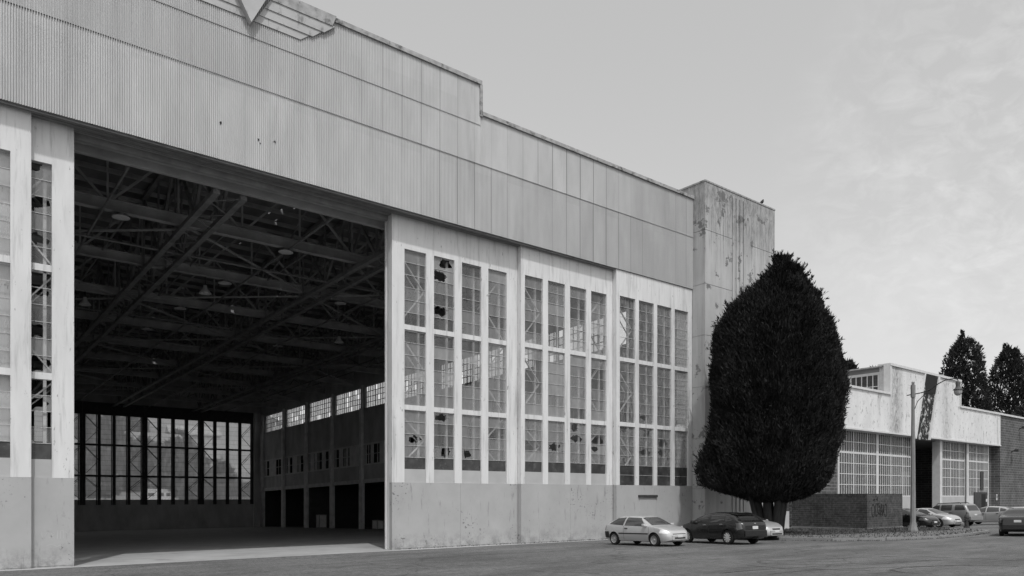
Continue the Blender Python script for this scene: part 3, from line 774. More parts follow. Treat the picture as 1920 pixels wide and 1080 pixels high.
barred(xa, xb - .05, YF, M_GREYP); barred(xb + .05, xc_, YF - .12, M_PALE)
g = MB(); g.box(xa - .55, xa - .02, YF - .25, YF + .5, G0, FB); g.build('door_post', M_FWHITE, bh)
g = MB(); g.box(xb - .22, xb + .22, YF - .26, YF - .14, G0, FB); g.build('door_post', M_FWHITE, bh)
# dark entrance door with a small window at the end of the last leaf
x0, x1 = xf(1826.5, YF - .2), xf(1851, YF - .2)
g = MB(); g.box(x0, x1, YF - .24, YF - .155, .02 + G0, 2.95 + G0); ed = g.build('entrance_door', M_DARKSTEEL, bh)
g = MB(); g.box(x0 + (x1-x0)*.53, x0 + (x1-x0)*.83, YF - .26, YF - .243, 1.3 + G0, 2.75 + G0); g.build('door_window', M_BLACK, ed)
g = MB(); g.box(x0 + (x1-x0)*.86, x0 + (x1-x0)*.96, YF - .26, YF - .243, 1.9 + G0, 2.2 + G0); g.build('notice', M_SIGN, ed)
g = MB(); g.box(xf(1838.5, YF - .2), xf(1844.5, YF - .2), YF - .19, YF - .15, 3.25 + G0, 5.2 + G0); g.build('blanked_pane', M_DARKSTEEL, bh)
# brick: recess and flank at the right, flank at the left
def brickbox(x0, x1, y0, y1, z0, z1):
    g = MB(); g.box(x0, x1, y0, y1, z0, z1); return g.build('brick_wall', M_BRICKL, bh)
brickbox(xc_ + .02, FX1 - .02, YF + .1, YF + 32, G0 - .2, FB - .004)
brickbox(FX1, 103.4, YFH + .05, YF + 33, G0 + 1.25, FL_ - .003)
brickbox(FX0 + .3, XD[0] - .03, YF + .05, YF + 32, G0 - .2, FB - .004)
g = MB(); g.box(xc_ + .05, 103.5, YFH - .02, YF + .5, G0 - .3, G0 + 1.24); g.build('plinth', M_PALE, bh)
g = MB(); g.tube([(103.3, YFH - .08, G0), (103.3, YFH - .08, FL_)], .09, 8); g.build('downpipe', M_PALE, bh)
for x_, z_ in ((101.2, 8.4), (98.6, 5.6)):
    g = MB(); g.beam((x_, YFH + .04, z_ + EYE - .5), (x_, YFH - .5, z_ + EYE - .2), .1); g.box(x_ - .22, x_ + .22, YFH - .75, YFH - .35, z_ + EYE - .45, z_ + EYE - .2)
    g.build('wall_light', M_DARKSTEEL, bh)
# inside of the open bay
g = MB(); x0, x1 = XD[2] + .5, xa - .6
g.box(XD[0], xc_, YF + 14, YF + 14.2, G0 - .4, FB - .12); g.box(x0 + 1.2, x0 + 1.35, YF + 1.8, YF + 1.95, G0 - .1, FB - .12); g.box(x0 + 3.9, x0 + 4.0, YF + 2.4, YF + 2.5, G0 - .1, FB - .12)
g.build('inner_wall', M_INWALL, bh)
g = MB(); g.box(x0 + 1.4, x0 + 3.6, YF + 2.0, YF + 2.1, 3.7 + G0, 5.0 + G0); g.build('hanging_board', M_GREYP, bh)
g = MB(); g.box(x0 - .2, x1 + .5, YF + 3.0, YF + 3.1, 2.6 + G0, 3.1 + G0); g.build('inner_rail', M_MID, bh)

# ================================================================ raised verge, path, kerb
edge = [ground(1462, 1013), ground(1560, 1014.5), ground(1660, 1013.5), ground(1760, 1009.5), ground(1822, 1004), ground(1852, 999)]
back = [Vector((52.5, 20.3, 0)), Vector((54.2, 22.3, 0)), Vector((54.2, 29.6, 0)), Vector((37.8, 29.0, 0))]
pts = [(p.x, p.y) for p in edge + back]
sheet('verge_path', pts, M_PAVE, .115, thick=.3)
g = MB()
for i in range(len(edge) - 1):
    a, b = edge[i], edge[i+1]; d = (b - a); d.z = 0; n = max(1, int(d.length/1.0)); 
    for k in range(n):
        p, q = a + (b-a)*(k/n), a + (b-a)*((k+.985)/n)
        j = random.uniform(-.012, .012)
        g.beam((p.x, p.y, gz(p.y) + .055 + j), (q.x, q.y, gz(q.y) + .055 + j), .15, .17)
tag(g.build('kerb', M_CONC), kind='structure')
bed = [(45.2, 19.9), (49.5, 18.9), (53.2, 21.0), (53.6, 22.5), (53.9, 29.3), (38.3, 28.2), (36.6, 24.8), (38.8, 21.4)]
sheet('planting_bed', bed, M_SOIL, .121)
# tufts: dead leaves, weeds and short grass
def in_poly(x, y, P):
    c = False
    for i in range(len(P)):
        a, b = P[i], P[i-1]
        if (a[1] > y) != (b[1] > y) and x < (b[0]-a[0])*(y-a[1])/(b[1]-a[1]) + a[0]: c = not c
    return c
g = MB(); rs = random.Random(3)
while len(g.f) < 9000:
    x, y = rs.uniform(35, 54.5), rs.uniform(15.5, 28.5)
    if not in_poly(x, y, pts) or (not in_poly(x, y, bed) and rs.random() > .16): continue
    if 48.7 < x and y > 23.6: continue
    z = gz(y) + .12; h = rs.uniform(.03, .13); a = rs.uniform(0, 6.28); w_ = rs.uniform(.015, .04); lx, ly = rs.uniform(-.07,.07), rs.uniform(-.07,.07)
    g.poly([(x - w_*math.cos(a), y - w_*math.sin(a), z), (x + w_*math.cos(a), y + w_*math.sin(a), z), (x + lx, y + ly, z + h)])
tag(g.build('verge_grass', M_GRASS, fix=False), kind='stuff')
# ragged weeds along the foot of the doors and kerb
g = MB()
for k in range(900):
    if k < 450: x = rs.uniform(17.2, 37); y = (Y1 if x < 24.1 else Y2 if x < 30.9 else Y3) - rs.uniform(.02, .10)
    else:
        i = rs.randrange(len(edge)-1); t = rs.random(); p = edge[i].lerp(edge[i+1], t); x, y = p.x - rs.uniform(.02,.2), p.y - rs.uniform(.08, .16)
    z = gz(y); h = rs.uniform(.02, .08); a = rs.uniform(0, 6.28); w_ = rs.uniform(.01, .03)
    g.poly([(x - w_*math.cos(a), y - w_*math.sin(a), z), (x + w_*math.cos(a), y + w_*math.sin(a), z), (x + rs.uniform(-.05,.05), y + rs.uniform(-.05,.02), z + h)])
tag(g.build('kerb_weeds', M_GRASS, fix=False), kind='stuff')
# curved tyre marks left on the apron
def skid(pxs, w_=.16):
    P = [ground(*p) for p in pxs]; Q = []
    for i in range(len(P)-1):
        p0, p1, p2, p3 = P[max(i-1,0)], P[i], P[i+1], P[min(i+2,len(P)-1)]
        for k in range(8):
            t = k/8; Q.append(.5*((2*p1)+(p2-p0)*t+(2*p0-5*p1+4*p2-p3)*t*t+(3*p1-p0-3*p2+p3)*t**3))
    g = MB(); b = 0; L_ = []
    for i in range(len(Q)):
        t = Q[min(i+1,len(Q)-1)] - Q[max(i-1,0)]; t.z = 0
        if t.length < 1e-6: t = Vector((1,0,0))
        n = Vector((-t.y, t.x, 0)).normalized()*w_/2
        for s_ in (1,-1):
            q = Q[i] + n*s_; L_.append((q.x, q.y, gz(q.y) + .004))
    for i in range(len(Q)-1): g.poly([L_[2*i], L_[2*i+1], L_[2*i+3], L_[2*i+2]])
    return g
def marks_mat():
    m = bpy.data.materials.new('worn_rubber'); m.use_nodes = True; nt = m.node_tree; N = nt.nodes; L = nt.links; p = N['Principled BSDF']
    p.inputs['Base Color'].default_value = (.035,)*3+(1,); p.inputs['Roughness'].default_value = .9
    tc = N.new('ShaderNodeTexCoord'); no = N.new('ShaderNodeTexNoise'); no.inputs['Scale'].default_value = 3.0; no.inputs['Detail'].default_value = 6; L.new(tc.outputs['Object'], no.inputs['Vector'])
    mr = N.new('ShaderNodeMapRange'); L.new(no.outputs['Fac'], mr.inputs['Value'])
    for k, v in zip(('From Min','From Max','To Min','To Max'), (.32,.66,.12,.65)): mr.inputs[k].default_value = v
    L.new(mr.outputs[0], p.inputs['Alpha']); return m
M_RUB = marks_mat()
for pxs in ([(1765,1046),(1720,1043),(1650,1044),(1560,1048),(1470,1051),(1424,1053),(1440,1057),(1520,1059),(1600,1057),(1690,1053),(1750,1050)],
            [(1910,1062),(1800,1060),(1720,1063),(1674,1068),(1690,1073),(1740,1077)],
            [(1400,1060),(1450,1064),(1540,1068),(1640,1070)], [(1440,1078),(1490,1072),(1580,1067),(1700,1063),(1830,1060)],
            [(1910,1052),(1840,1048),(1760,1046)], [(1350,1075),(1420,1069),(1520,1063),(1640,1058),(1790,1049)]):
    tag(skid(pxs, .13).build('tyre_marks', M_RUB, fix=False), kind='structure')

# ================================================================ brick bin enclosure, pale gate and notice
BX, BY, BX1, BY1 = 48.8, 23.7, 53.9, 29.1
zb = gz(BY) + .10; BT = 1.72 + .12
bx = empty('brick_enclosure', (BX, BY, zb), 'low dark brick enclosure with graffiti on its sunny side', 'brick wall')
g = MB(); t = .22
g.box(BX, BX1, BY, BY + t, zb - .3, BT); g.box(BX, BX + t, BY + t, BY1, zb - .3, BT); g.box(BX1 - t, BX1, BY + t, BY1, zb - .3, BT); g.box(BX + t, BX1 - t, BY1 - t, BY1, zb - .3, BT)
g.build('brick_wall', M_BRICK, bx)
g = MB(); g.box(BX - .03, BX1 + .03, BY - .05, BY - .002, zb - .1, zb + .10); g.box(BX - .06, BX - .002, BY - .03, BY1, zb - .1, zb + .08); g.build('footing', M_CONC, bx)
g = MB(); g.box(BX - .012, BX1 + .012, BY - .012, BY + t + .01, BT + .003, BT + .07); g.box(BX - .012, BX + t + .01, BY + t + .01, BY1 + .01, BT + .003, BT + .07); g.build('brick_cap', M_BRICK, bx)
strokes = [[(.0,.75),(.02,.2),(.14,.0),(.27,.15),(.28,.7),(.15,.95),(.02,.8)], [(.36,.9),(.36,.25),(.42,.05),(.55,.2)], [(.38,.95),(.72,.98)], [(.55,.95),(.54,.3)],
           [(.66,.7),(.78,.82),(.80,.6),(.64,.25),(.84,.22)], [(.82,.1),(.93,.98),(1.04,.1)], [(.86,.45),(1.02,.45)], [(1.08,.1),(1.12,.9),(1.22,.1)], [(1.1,.4),(1.2,.4)],
           [(1.26,.7),(1.34,.95),(1.46,.85),(1.48,.1),(1.34,.02),(1.27,.2)], [(.1,1.22),(.3,1.3),(.32,1.15)], [(.4,1.35),(.55,1.2),(.56,1.45)]]
for grp in (strokes[:10], strokes[10:]):
    g = MB()
    for s_ in grp:
        for a, b in zip(s_[:-1], s_[1:]):
            p = (BX + .62 + a[0]*1.45, BY - .003, zb + .80 + a[1]*.92); q = (BX + .62 + b[0]*1.45, BY - .003, zb + .80 + b[1]*.92)
            g.beam(p, q, .005, .085, up=(0,0,1)) if abs(p[0]-q[0]) > abs(p[2]-q[2]) else g.beam(p, q, .085, .005, up=(0,1,0))
    g.build('graffiti', M_BLACK, bx)
ENX = 44.9
gt = empty('brick_screen', (46.8, 29.3, gz(29.3)), 'short brick screen with pale lower boards, behind the evergreen', 'wall')
g = MB(); g.box(45.35, BX - .02, 29.3, 29.5, gz(29.3) - .2, 3.4); g.build('brick_wall', M_BRICK, gt)
zz = gz(29.3) + .11
g = MB(); g.box(47.15, 48.72, 29.24, 29.297, zz, zz + 1.25); g.build('pale_board', M_PALE, gt)
g = MB(); g.box(45.9, 47.12, 29.20, 29.297, zz, zz + 3.3); g.build('pale_board', M_PALE, gt)
sg = empty('notice_sign', (47.75, 29.28, 1.25), 'small white notice with dark capitals on the brick screen behind the evergreen', 'sign')
g = MB(); g.box(-.55, .55, -.02, .015, -.3, .3); g.build('sign_board', M_SIGN, sg, local=True)
def text(body, size, loc, m, parent, rot=(R(90), 0, 0), name='lettering'):
    cu = bpy.data.curves.new(name, 'FONT'); cu.body = body; cu.size = size; cu.align_x = 'CENTER'; cu.extrude = .004
    tmp = bpy.data.objects.new(name, cu); COL.objects.link(tmp)
    me = bpy.data.meshes.new_from_object(tmp.evaluated_get(bpy.context.evaluated_depsgraph_get()))
    bpy.data.objects.remove(tmp)
    o = bpy.data.objects.new(name, me); COL.objects.link(o); me.materials.clear(); me.materials.append(m)
    o.location = loc; o.rotation_euler = rot; o.parent = parent; return o
text('NOTICE', .27, (0, -.026, .04), M_BLACK, sg)

# ================================================================ street lamp, hydrant, signpost
p = ground(1712, 1001.5); p.z += .1
sl = empty('street_lamp', p, 'tall concrete street lamp with a curved arm and a bell-shaped lantern', 'street lamp')
g = MB(); H = 8.55
g.lathe([(.28,-.1),(.28,.12),(.19,.42),(.16,.6),(.085,H-.0),(.0,H)], 8); g.build('pole', M_POLE, sl, local=True)
g = MB()
for k in range(4): a = k*math.pi/2; g.tube([(.05*math.cos(a),.05*math.sin(a),H-.05),(.07*math.cos(a),.07*math.sin(a),H+.14)], .022, 6)
g.lathe([(.135,H-.75),(.135,H-.05)], 8); g.build('pole_cap', M_POLE, sl, local=True)
g = MB()
g.tube([(0,.35,H-.60),(0,0,H-.58),(0,-.5,H-.53),(0,-.95,H-.40),(0,-1.35,H-.13),(0,-1.75,H+.05),(0,-2.2,H+.06),(0,-2.36,H+.0),(0,-2.38,H-.1)], .030, 8)
g.tube([(0,-.08,H-1.45),(0,-.25,H-1.0),(0,-.55,H-.72),(0,-.95,H-.42)], .020, 6)
g.build('curved_arm', M_DARKSTEEL, sl, local=True)
g = MB(); c = (0,-2.38,H-.1)
g.lathe([(.0,.02),(.06,0),(.11,-.04),(.125,-.10),(.11,-.28),(.15,-.38),(.235,-.45),(.26,-.49),(.19,-.50)], 20, c); ln = g.build('lantern', M_MID, sl, local=True, smooth=True)
g = MB(); g.lathe([(.20,-.495),(.205,-.60),(.165,-.72),(.09,-.79),(0,-.81)], 20, c); g.build('glass_bowl', M_GREYP, ln, local=True, smooth=True)

p = ground(1812.5, 991); p.z += .1
hy = empty('fire_hydrant', p, 'dark fire hydrant standing on the verge right of the street lamp', 'hydrant')
g = MB(); g.lathe([(0,-.05),(.19,-.05),(.19,.05),(.13,.07),(.13,.62),(.17,.64),(.17,.69),(.145,.71),(.13,.80),(.07,.88),(.035,.90),(.035,.95),(0,.95)], 16); g.build('barrel', M_DARKSTEEL, hy, local=True, smooth=False)
g = MB(); g.tube([(-.26,0,.52),(.26,0,.52)], .065, 10); g.tube([(-.28,0,.52),(-.25,0,.52)], .085, 8); g.tube([(.25,0,.52),(.28,0,.52)], .085, 8); g.tube([(0,-.25,.45),(0,0,.45)], .09, 10); g.build('outlet', M_DARKSTEEL, hy, local=True)
x_, y_ = 79.5, 26.4
ps = empty('parking_sign', (x_, y_, gz(y_)), 'small pale parking sign on a thin post before the brick flank', 'sign')
g = MB(); g.tube([(0,0,0),(0,0,2.6)], .03, 6); g.build('post', M_MID, ps, local=True)
g = MB(); g.box(-.15,.15,-.05,-.03,2.0,2.55); g.build('sign_plate', M_SIGN, ps, local=True)
g = MB(); g.box(-.09,.09,-.056,-.052,2.2,2.45); g.build('symbol', M_MID, ps, local=True)
# a pigeon on the tower
bp = (44.0, 28.4, 21.1)
bd = empty('perched_bird', bp, 'dark bird perched on the top edge of the concrete tower', 'bird')
g = MB(); prof = []
g.tube([(-.26,0,.06),(-.12,0,.13),(0,0,.20),(.08,0,.27),(.11,0,.34),(.15,0,.37),(.21,0,.36)], [.015,.06,.10,.09,.055,.06,.008], 10)
g.tube([(.0,.03,-.0),(.0,.03,.14)], .012, 6); g.tube([(.0,-.03,-.0),(.0,-.03,.14)], .012, 6)
g.build('body', M_BLACK, bd, local=True, smooth=True)

# ================================================================ trees
def leaf_mat(name, v, rough=.7, var=.5):
    m = mat(name, v, rough, var, .9, (1,1,1), spec=.12); return m
def spray(P, D, ln, wd, rs):
    """small pointed leaf sprays: two crossed slivers for every point"""
    n = len(P); T = D/np.linalg.norm(D, axis=1, keepdims=True)
    r_ = rs.normal(size=(n,3)); A = np.cross(T, r_); A /= np.linalg.norm(A, axis=1, keepdims=True) + 1e-9
    ln = ln*rs.uniform(.55, 1.35, (n,1)); wd = wd*rs.uniform(.6, 1.3, (n,1))
    v = np.stack([P, P + T*ln*.45 + A*wd, P + T*ln, P + T*ln*.45 - A*wd], 1).reshape(-1,3)
    return v
def mesh_quads(name, v, m, parent, local=True):
    me = bpy.data.meshes.new(name); n = len(v)//4
    me.vertices.add(len(v)); me.vertices.foreach_set('co', v.astype(np.float32).ravel())
    me.loops.add(n*4); me.loops.foreach_set('vertex_index', np.arange(n*4, dtype=np.int32))
    me.polygons.add(n); me.polygons.foreach_set('loop_start', np.arange(0, n*4, 4, dtype=np.int32)); 
    me.update(calc_edges=True); me.validate()
    me.materials.append(m); o = bpy.data.objects.new(name, me); COL.objects.link(o); o.parent = parent; return o
def crown_fn(tab):
    h = np.array([t[0] for t in tab]); rl = np.array([t[1] for t in tab]); rr = np.array([t[2] for t in tab])
    return lambda z: (np.interp(z, h, rl), np.interp(z, h, rr))
def blob_noise(a, z, rs, k=14):
    out = 0
    for i in range(k):
        m_ = rs.integers(1, 9); f = rs.uniform(.2, 2.6); out = out + np.cos(a*m_ + z*f + rs.uniform(0, 6.28))/ (1 + .25*i)
    return out/3.2
def evergreen(tree, tab, n, ln, wd, m, seed, up=.9, depth=.8, rough=.12, axis=None, shell=.35, core=True, leaders=(), coremat=None, lumps=None, shoots=0):
    rs = np.random.default_rng(seed); f = crown_fn(tab); h0, h1 = tab[0][0], tab[-1][0]
    ax = axis or (FY, -FX)                       # the wide direction of the crown
    def at(a, z, s):
        rl, rr = f(z); c = (rr - rl)/2; r_ = (rl + rr)/2
        r_ = r_*s; u = c + r_*np.cos(a); v = r_*depth*np.sin(a)
        return np.stack([ax[0]*u - ax[1]*v, ax[1]*u + ax[0]*v, z], -1)
    bn = lambda a, z: blob_noise(a, z, np.random.default_rng(seed + 1))
    z = h0 + (h1 - h0)*rs.beta(1.05, 1.25, n); a = rs.uniform(0, 2*np.pi, n)
    s = 1 - shell*rs.power(2.2, n)[::1]*0 - shell*(rs.random(n)**1.7) + rough*bn(a, z)
    if lumps:                                     # boughs: the shell swells and sinks in clumps
        nc = lumps[0]; ca, cz = rs.uniform(0, 2*np.pi, nc), h0 + (h1-h0)*rs.random(nc); best = np.full(n, 9.0)
        rm = (f(z)[0] + f(z)[1])/2
        for i in range(nc):
            da = np.abs(a - ca[i]); da = np.minimum(da, 2*np.pi - da)*rm; dz = z - cz[i]; dz = np.where(dz > 0, dz*.55, dz*1.1)
            best = np.minimum(best, da*da + dz*dz)
        lump = np.clip(1 - best/lumps[1]**2, -1, 1); s = s + lumps[2]*lump/np.maximum(rm, .8)
    P = at(a, z, s); 
    O = at(a, z, s + .3) - P; O /= np.linalg.norm(O, axis=1, keepdims=True) + 1e-6
    D = O*rs.uniform(.15, .9, (n,1)) + np.array([0,0,1])*up*rs.uniform(.4, 1.4, (n,1)) + rs.normal(size=(n,3))*.35
    V = [spray(P, D, ln, wd, rs)]
    # feathery tips standing out of the outline
    n2 = n//9; z = h0 + (h1-h0)*rs.random(n2); a = rs.uniform(0, 2*np.pi, n2); P = at(a, z, 1 + rough*bn(a, z) + rs.uniform(-.02, .05, n2))
    O = at(a, z, 1.3) - P; O /= np.linalg.norm(O, axis=1, keepdims=True) + 1e-6
    for k in range(5):
        Q = P + rs.normal(size=P.shape)*.07 + np.array([0,0,1])*.10*k; V.append(spray(Q, O*.5 + np.array([0,0,1.0])*up + rs.normal(size=P.shape)*.25, ln*1.6, wd*1.1, rs))
    if shoots:                                    # short twigs that stand clear of the outline
        for k in range(shoots):
            z1 = h0 + (h1-h0)*rs.random(); a1 = rs.uniform(0, 2*np.pi); q = at(np.array(a1), np.array(z1), .96 + rough*bn(np.array(a1), np.array(z1)))
            o_ = at(np.array(a1), np.array(z1), 1.3) - q; o_ /= np.linalg.norm(o_) + 1e-6; d_ = o_*rs.uniform(.35, .8) + np.array([0, 0, rs.uniform(.5, 1.1)]); d_ /= np.linalg.norm(d_)
            L_ = rs.uniform(.40, .95); t = rs.random(46); Q = q + d_*(t*L_)[:,None] + rs.normal(size=(46,3))*(.10*(1-t) + .012)[:,None]
            V.append(spray(Q, d_ + rs.normal(size=(46,3))*.35, ln*.9, wd, rs))
    for (lu, lz, hh, rr) in leaders:              # separate leading shoots
        nn = 1500 if ln < .4 else 260; t = rs.random(nn); rad = rr*(1-t)**.8; a = rs.uniform(0, 6.28, nn)
        P = np.stack([ax[0]*lu + rad*np.cos(a), ax[1]*lu + rad*np.sin(a), lz + hh*t], -1)
        V.append(spray(P, np.stack([np.cos(a)*.4, np.sin(a)*.4, np.ones(nn)], -1) + rs.normal(size=(nn,3))*.25, ln, wd, rs))
    o = mesh_quads('crown', np.concatenate(V), m, tree)
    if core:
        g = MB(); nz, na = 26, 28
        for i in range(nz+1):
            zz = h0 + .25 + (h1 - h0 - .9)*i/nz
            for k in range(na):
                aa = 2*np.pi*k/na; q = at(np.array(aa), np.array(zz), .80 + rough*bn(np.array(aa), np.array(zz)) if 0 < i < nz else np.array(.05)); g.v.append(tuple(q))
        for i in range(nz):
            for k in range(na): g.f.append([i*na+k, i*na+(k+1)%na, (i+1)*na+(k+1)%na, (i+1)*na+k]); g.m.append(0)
        g.build('light_blocking_core', coremat or m, o, local=True)  # closed hull hidden in the crown, added to block light
    return o
M_YEW = leaf_mat('evergreen_spray', .021, .6, .75)  # wide tone range paints lit and dark clumps into the foliage
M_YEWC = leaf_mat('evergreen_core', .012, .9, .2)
M_BARK = mat('bark', .035, .95, .4, 3, (3,3,.5), bump=.6, bscale=18)
d_t = 42.5; l_t = (1446 - 960)/FPX
tx, ty = d_t*(FX + l_t*FY), d_t*(FY - l_t*FX); tz = gz(ty) + .1
tree = empty('evergreen_tree', (tx, ty, tz), 'massive dark evergreen with a blunt cone shape beside the concrete tower', 'tree')
pxm = d_t/FPX
outline = [(943,1418,1478),(934,1388,1508),(924,1350,1530),(911,1318,1545),(883,1311,1560),(850,1318,1569),(815,1332,1573),(784,1338,1576),(735,1336,1584),(672,1335,1573),(608,1345,1559),(576,1360,1545),(552,1383,1535),(523,1418,1517),(495,1443,1503),(478,1460,1474),(472,1465,1468)]
tab = [((HOR - y)*pxm + EYE - tz, (1446 - a)*pxm - .30, (b - 1446)*pxm - .34) for y, a, b in outline]
tab = [(h - .75*max(0, (h - 6)/10), a, b) for h, a, b in tab]
evergreen(tree, tab, 110000, .20, .026, M_YEW, 11, shoots=900, up=1.0, depth=.78, rough=.04, coremat=M_YEWC, lumps=(170, .80, .40),
          leaders=[(.62, 13.4, 2.0, .34), (1.5, 12.0, 1.5, .34), (-.35, 12.0, 1.2, .36), (-.78, 11.8, 1.8, .36), (-1.7, 10.7, 1.3, .36), (2.3, 10.5, 1.5, .36), (3.0, 9.6, 1.2, .4), (-2.5, 10.2, 1.1, .4), (1.1, 12.6, 1.6, .34), (3.6, 7.6, 1.1, .4), (-3.0, 8.6, .9, .4), (2.7, 9.8, 1.3, .35), (.2, 12.5, 1.3, .34)])
g = MB(); rs = random.Random(5)
base = Vector((0, 0, -.1)); ax = Vector((FY, -FX, 0)); ay = Vector((FX, FY, 0))
for u0, v0, u1, v1, r0, r1 in ((-.32,.1,-1.05,.3,.24,.15), (-.12,-.18,-.45,-.4,.22,.14), (.1,.15,-.02,.7,.2,.14), (.22,-.05,.55,-.2,.26,.17), (.4,.2,1.1,.5,.2,.13), (.05,-.3,.2,-1.0,.16,.1), (-.4,-.1,-1.7,-.3,.12,.06)):
    pa = []
    for k in range(8):
        t = k/7; q = base + ax*(u0 + (u1-u0)*t**.8 + rs.uniform(-.03,.03)) + ay*(v0 + (v1-v0)*t) + Vector((0,0,t*3.6)); pa.append(q)
    g.tube(pa, [1.35*(r0 + (r1-r0)*k/7) + (.12 if k == 0 else 0) for k in range(8)], 10)
g.build('trunk', M_BARK, tree, local=True, smooth=True)

M_POP = leaf_mat('far_leaf', .040, .7, .5)
def far_tree(name, px, ptop, d, outline, n, ln, label, seed, group=None, m=M_POP, rough=.13, wd=None):
    l = (px - 960)/FPX; x, y = d*(FX + l*FY), d*(FY - l*FX); z = gz(y)
    t = empty(name, (x, y, z), label, 'tree', group); s = d/FPX
    tab = [((HOR - yy)*s + EYE - z, (px - a)*s, (b - px)*s) for yy, a, b in outline]
    rr_ = random.Random(seed); f_ = crown_fn(tab); lead = []
    for k in range(14 if n > 4000 else 0):
        hz_ = tab[-1][0]*(.55 + .42*k/13); a_, b_ = f_(hz_); lead.append((float(rr_.uniform(-a_, b_))*.85, hz_ - .5, rr_.uniform(1.8, 3.4), rr_.uniform(.5, .9)))
    evergreen(t, tab, n, ln, wd or ln*.22, m, seed, up=.8, lumps=(60, 1.7, 1.1), leaders=lead, depth=.9, rough=rough, shell=.85, core=False)
    g = MB(); r_ = .018*tab[-1][0]; g.tube([(0,0,-.3),(0,0,tab[0][0]*.6),(.1,0,tab[0][0]+1),(0,.1,tab[-1][0]*.8)], [r_*1.3, r_, r_*.8, r_*.2], 8); g.build('trunk', M_BARK, t, local=True)
    return t
far_tree('poplar_tree', 1812, 640, 122, [(880,1792,1828),(800,1776,1846),(765,1780,1846),(730,1780,1838),(700,1780,1836),(680,1781,1832),(660,1790,1828),(650,1797,1822),(641,1804,1812)], 8000, .5, 'tall dark poplar behind the white parapet, under the lamp arm', 21)
far_tree('poplar_tree', 1893, 655, 126, [(900,1872,1920),(800,1856,1930),(770,1858,1930),(740,1858,1926),(710,1866,1920),(690,1872,1912),(672,1882,1906),(658,1893,1900)], 8000, .5, 'spreading dark poplar at the right-hand end of the brick hangar', 22)
far_tree('poplar_tree', 1932, 770, 108, [(950,1908,1960),(900,1905,1965),(840,1910,1960),(800,1913,1955),(775,1920,1945)], 5000, .8, 'dark leafy tree standing just past the brick flank, cut by the frame', 23)
far_tree('conifer_tree', 1582, 688, 118, [(760,1560,1600),(720,1566,1597),(700,1572,1593),(688,1580,1586)], 3000, .8, 'dark rounded treetop showing between the evergreen and the monitor roof', 24)
far_tree('conifer_tree', 1640, 696, 150, [(740,1633,1648),(712,1634,1646),(702,1636,1645),(696,1639,1641)], 900, .7, 'tiny treetop peeping over the monitor roof of the brick hangar', 25)

# ================================================================ beyond the far doors: hill, trees, houses, a camper
g = MB(); nx, ny = 50, 34; rs = np.random.default_rng(2)
X_ = np.linspace(-220, 140, nx); Y_ = np.linspace(122, 430, ny)
Zs = {}
for i, x in enumerate(X_):
    for j, y in enumerate(Y_):
        t = (y - 122)/200; e = min(1, max(0, (x + 220)/60))*min(1, max(0, (140 - x)/40))
        g.v.append((x, y, gz(y) + (48*(1 - math.cos(min(t,1)*math.pi))/2 + 1.5*math.sin(x*.09)*math.sin(y*.07)*min(t*4,1))*e + .01 - (3 if j == 0 else 0)))
for i in range(nx-1):
    for j in range(ny-1): g.f.append([i*ny+j, (i+1)*ny+j, (i+1)*ny+j+1, i*ny+j+1]); g.m.append(0)
tag(g.build('hill', M_HILL, smooth=True), kind='structure')
def hz(x, y):
    t = (y - 122)/200; e = min(1, max(0, (x + 220)/60))*min(1, max(0, (140 - x)/40))
    return gz(y) + (48*(1 - math.cos(min(max(t,0),1)*math.pi))/2)*e
M_HLEAF = leaf_mat('hill_leaf', .19, .8, .25)
def proto_tree(seed, h, r_):
    t = empty('hillside_tree', (0,0,0), 'leafy tree on the slope seen through the far doors of the hangar', 'tree', 'trees on the slope behind the hangar')
    tab = [(h*.15, r_*.5, r_*.5), (h*.3, r_, r_), (h*.55, r_*1.02, r_), (h*.8, r_*.7, r_*.7), (h, r_*.1, r_*.1)]
    evergreen(t, tab, 2600, .75, .22, M_HLEAF, seed, up=.5, depth=1, rough=.2, shell=.5)
    g = MB(); g.tube([(0,0,-.5),(0,0,h*.3),(.2,0,h*.7)], [.3,.25,.1], 7); g.build('trunk', M_BARK, t, local=True); return t
protos = [proto_tree(31, 9, 4.0), proto_tree(32, 12, 4.2)]
spots = [(45,140),(47,150),(42,146),(27,158),(36,172),(41,160),(45,170),(33,176),(40,182),(27,170),(48,184),(36,196),(52,200),(44,212),(33,214)]
rr = random.Random(9)
for i, (x, y) in enumerate(spots):
    o = protos[i] if i < 2 else dup_tree(protos[i % 2])
    o.location = (x, y, hz(x, y)); o.rotation_euler = (0, 0, rr.uniform(0, 6.28)); s = rr.uniform(.75, 1.2); o.scale = (s, s, s*rr.uniform(.85, 1.2))
def house(x, y, w_, dp_, h, rot, label, m, roofm):
    t = empty('hill_house', (x, y, hz(x, y) - .3), label, 'house', rot=(0,0,rot))
    g = MB(); g.box(-w_/2, w_/2, -dp_/2, dp_/2, -1, h); g.build('wall', m, t, local=True)
    g = MB(); g.prism([(-dp_/2-.4, h+.004), (dp_/2+.4, h+.004), (0, h + dp_*.32)], -w_/2-.4, w_/2+.4, axis='x'); g.build('roof', roofm, t, local=True)
    for k in range(4):
        xx = -w_/2 + w_*(k+.5)/4
        g = MB(); g.box(xx - .5, xx + .5, -dp_/2 - .04, -dp_/2 - .003, h*.45, h*.8); g.build('window', M_MID, t, local=True)
    return t
house(44, 192, 13, 8, 6, .2, 'white house high on the slope seen through the far doors', M_PALE, M_CONC)
house(57, 205, 12, 8, 5, -.1, 'second pale house on the slope, right of the white one', M_GREYP, M_COPE)
sh = empty('louvred_shed', (47, 126, gz(126)), 'grey shed with pale louvred doors behind the far right windows', 'shed')
g = MB(); g.prism([(-9,-1),(9,-1),(9,8.6),(-9,6.4)], -4, 4, axis='y'); g.build('wall', M_MID, sh, local=True)
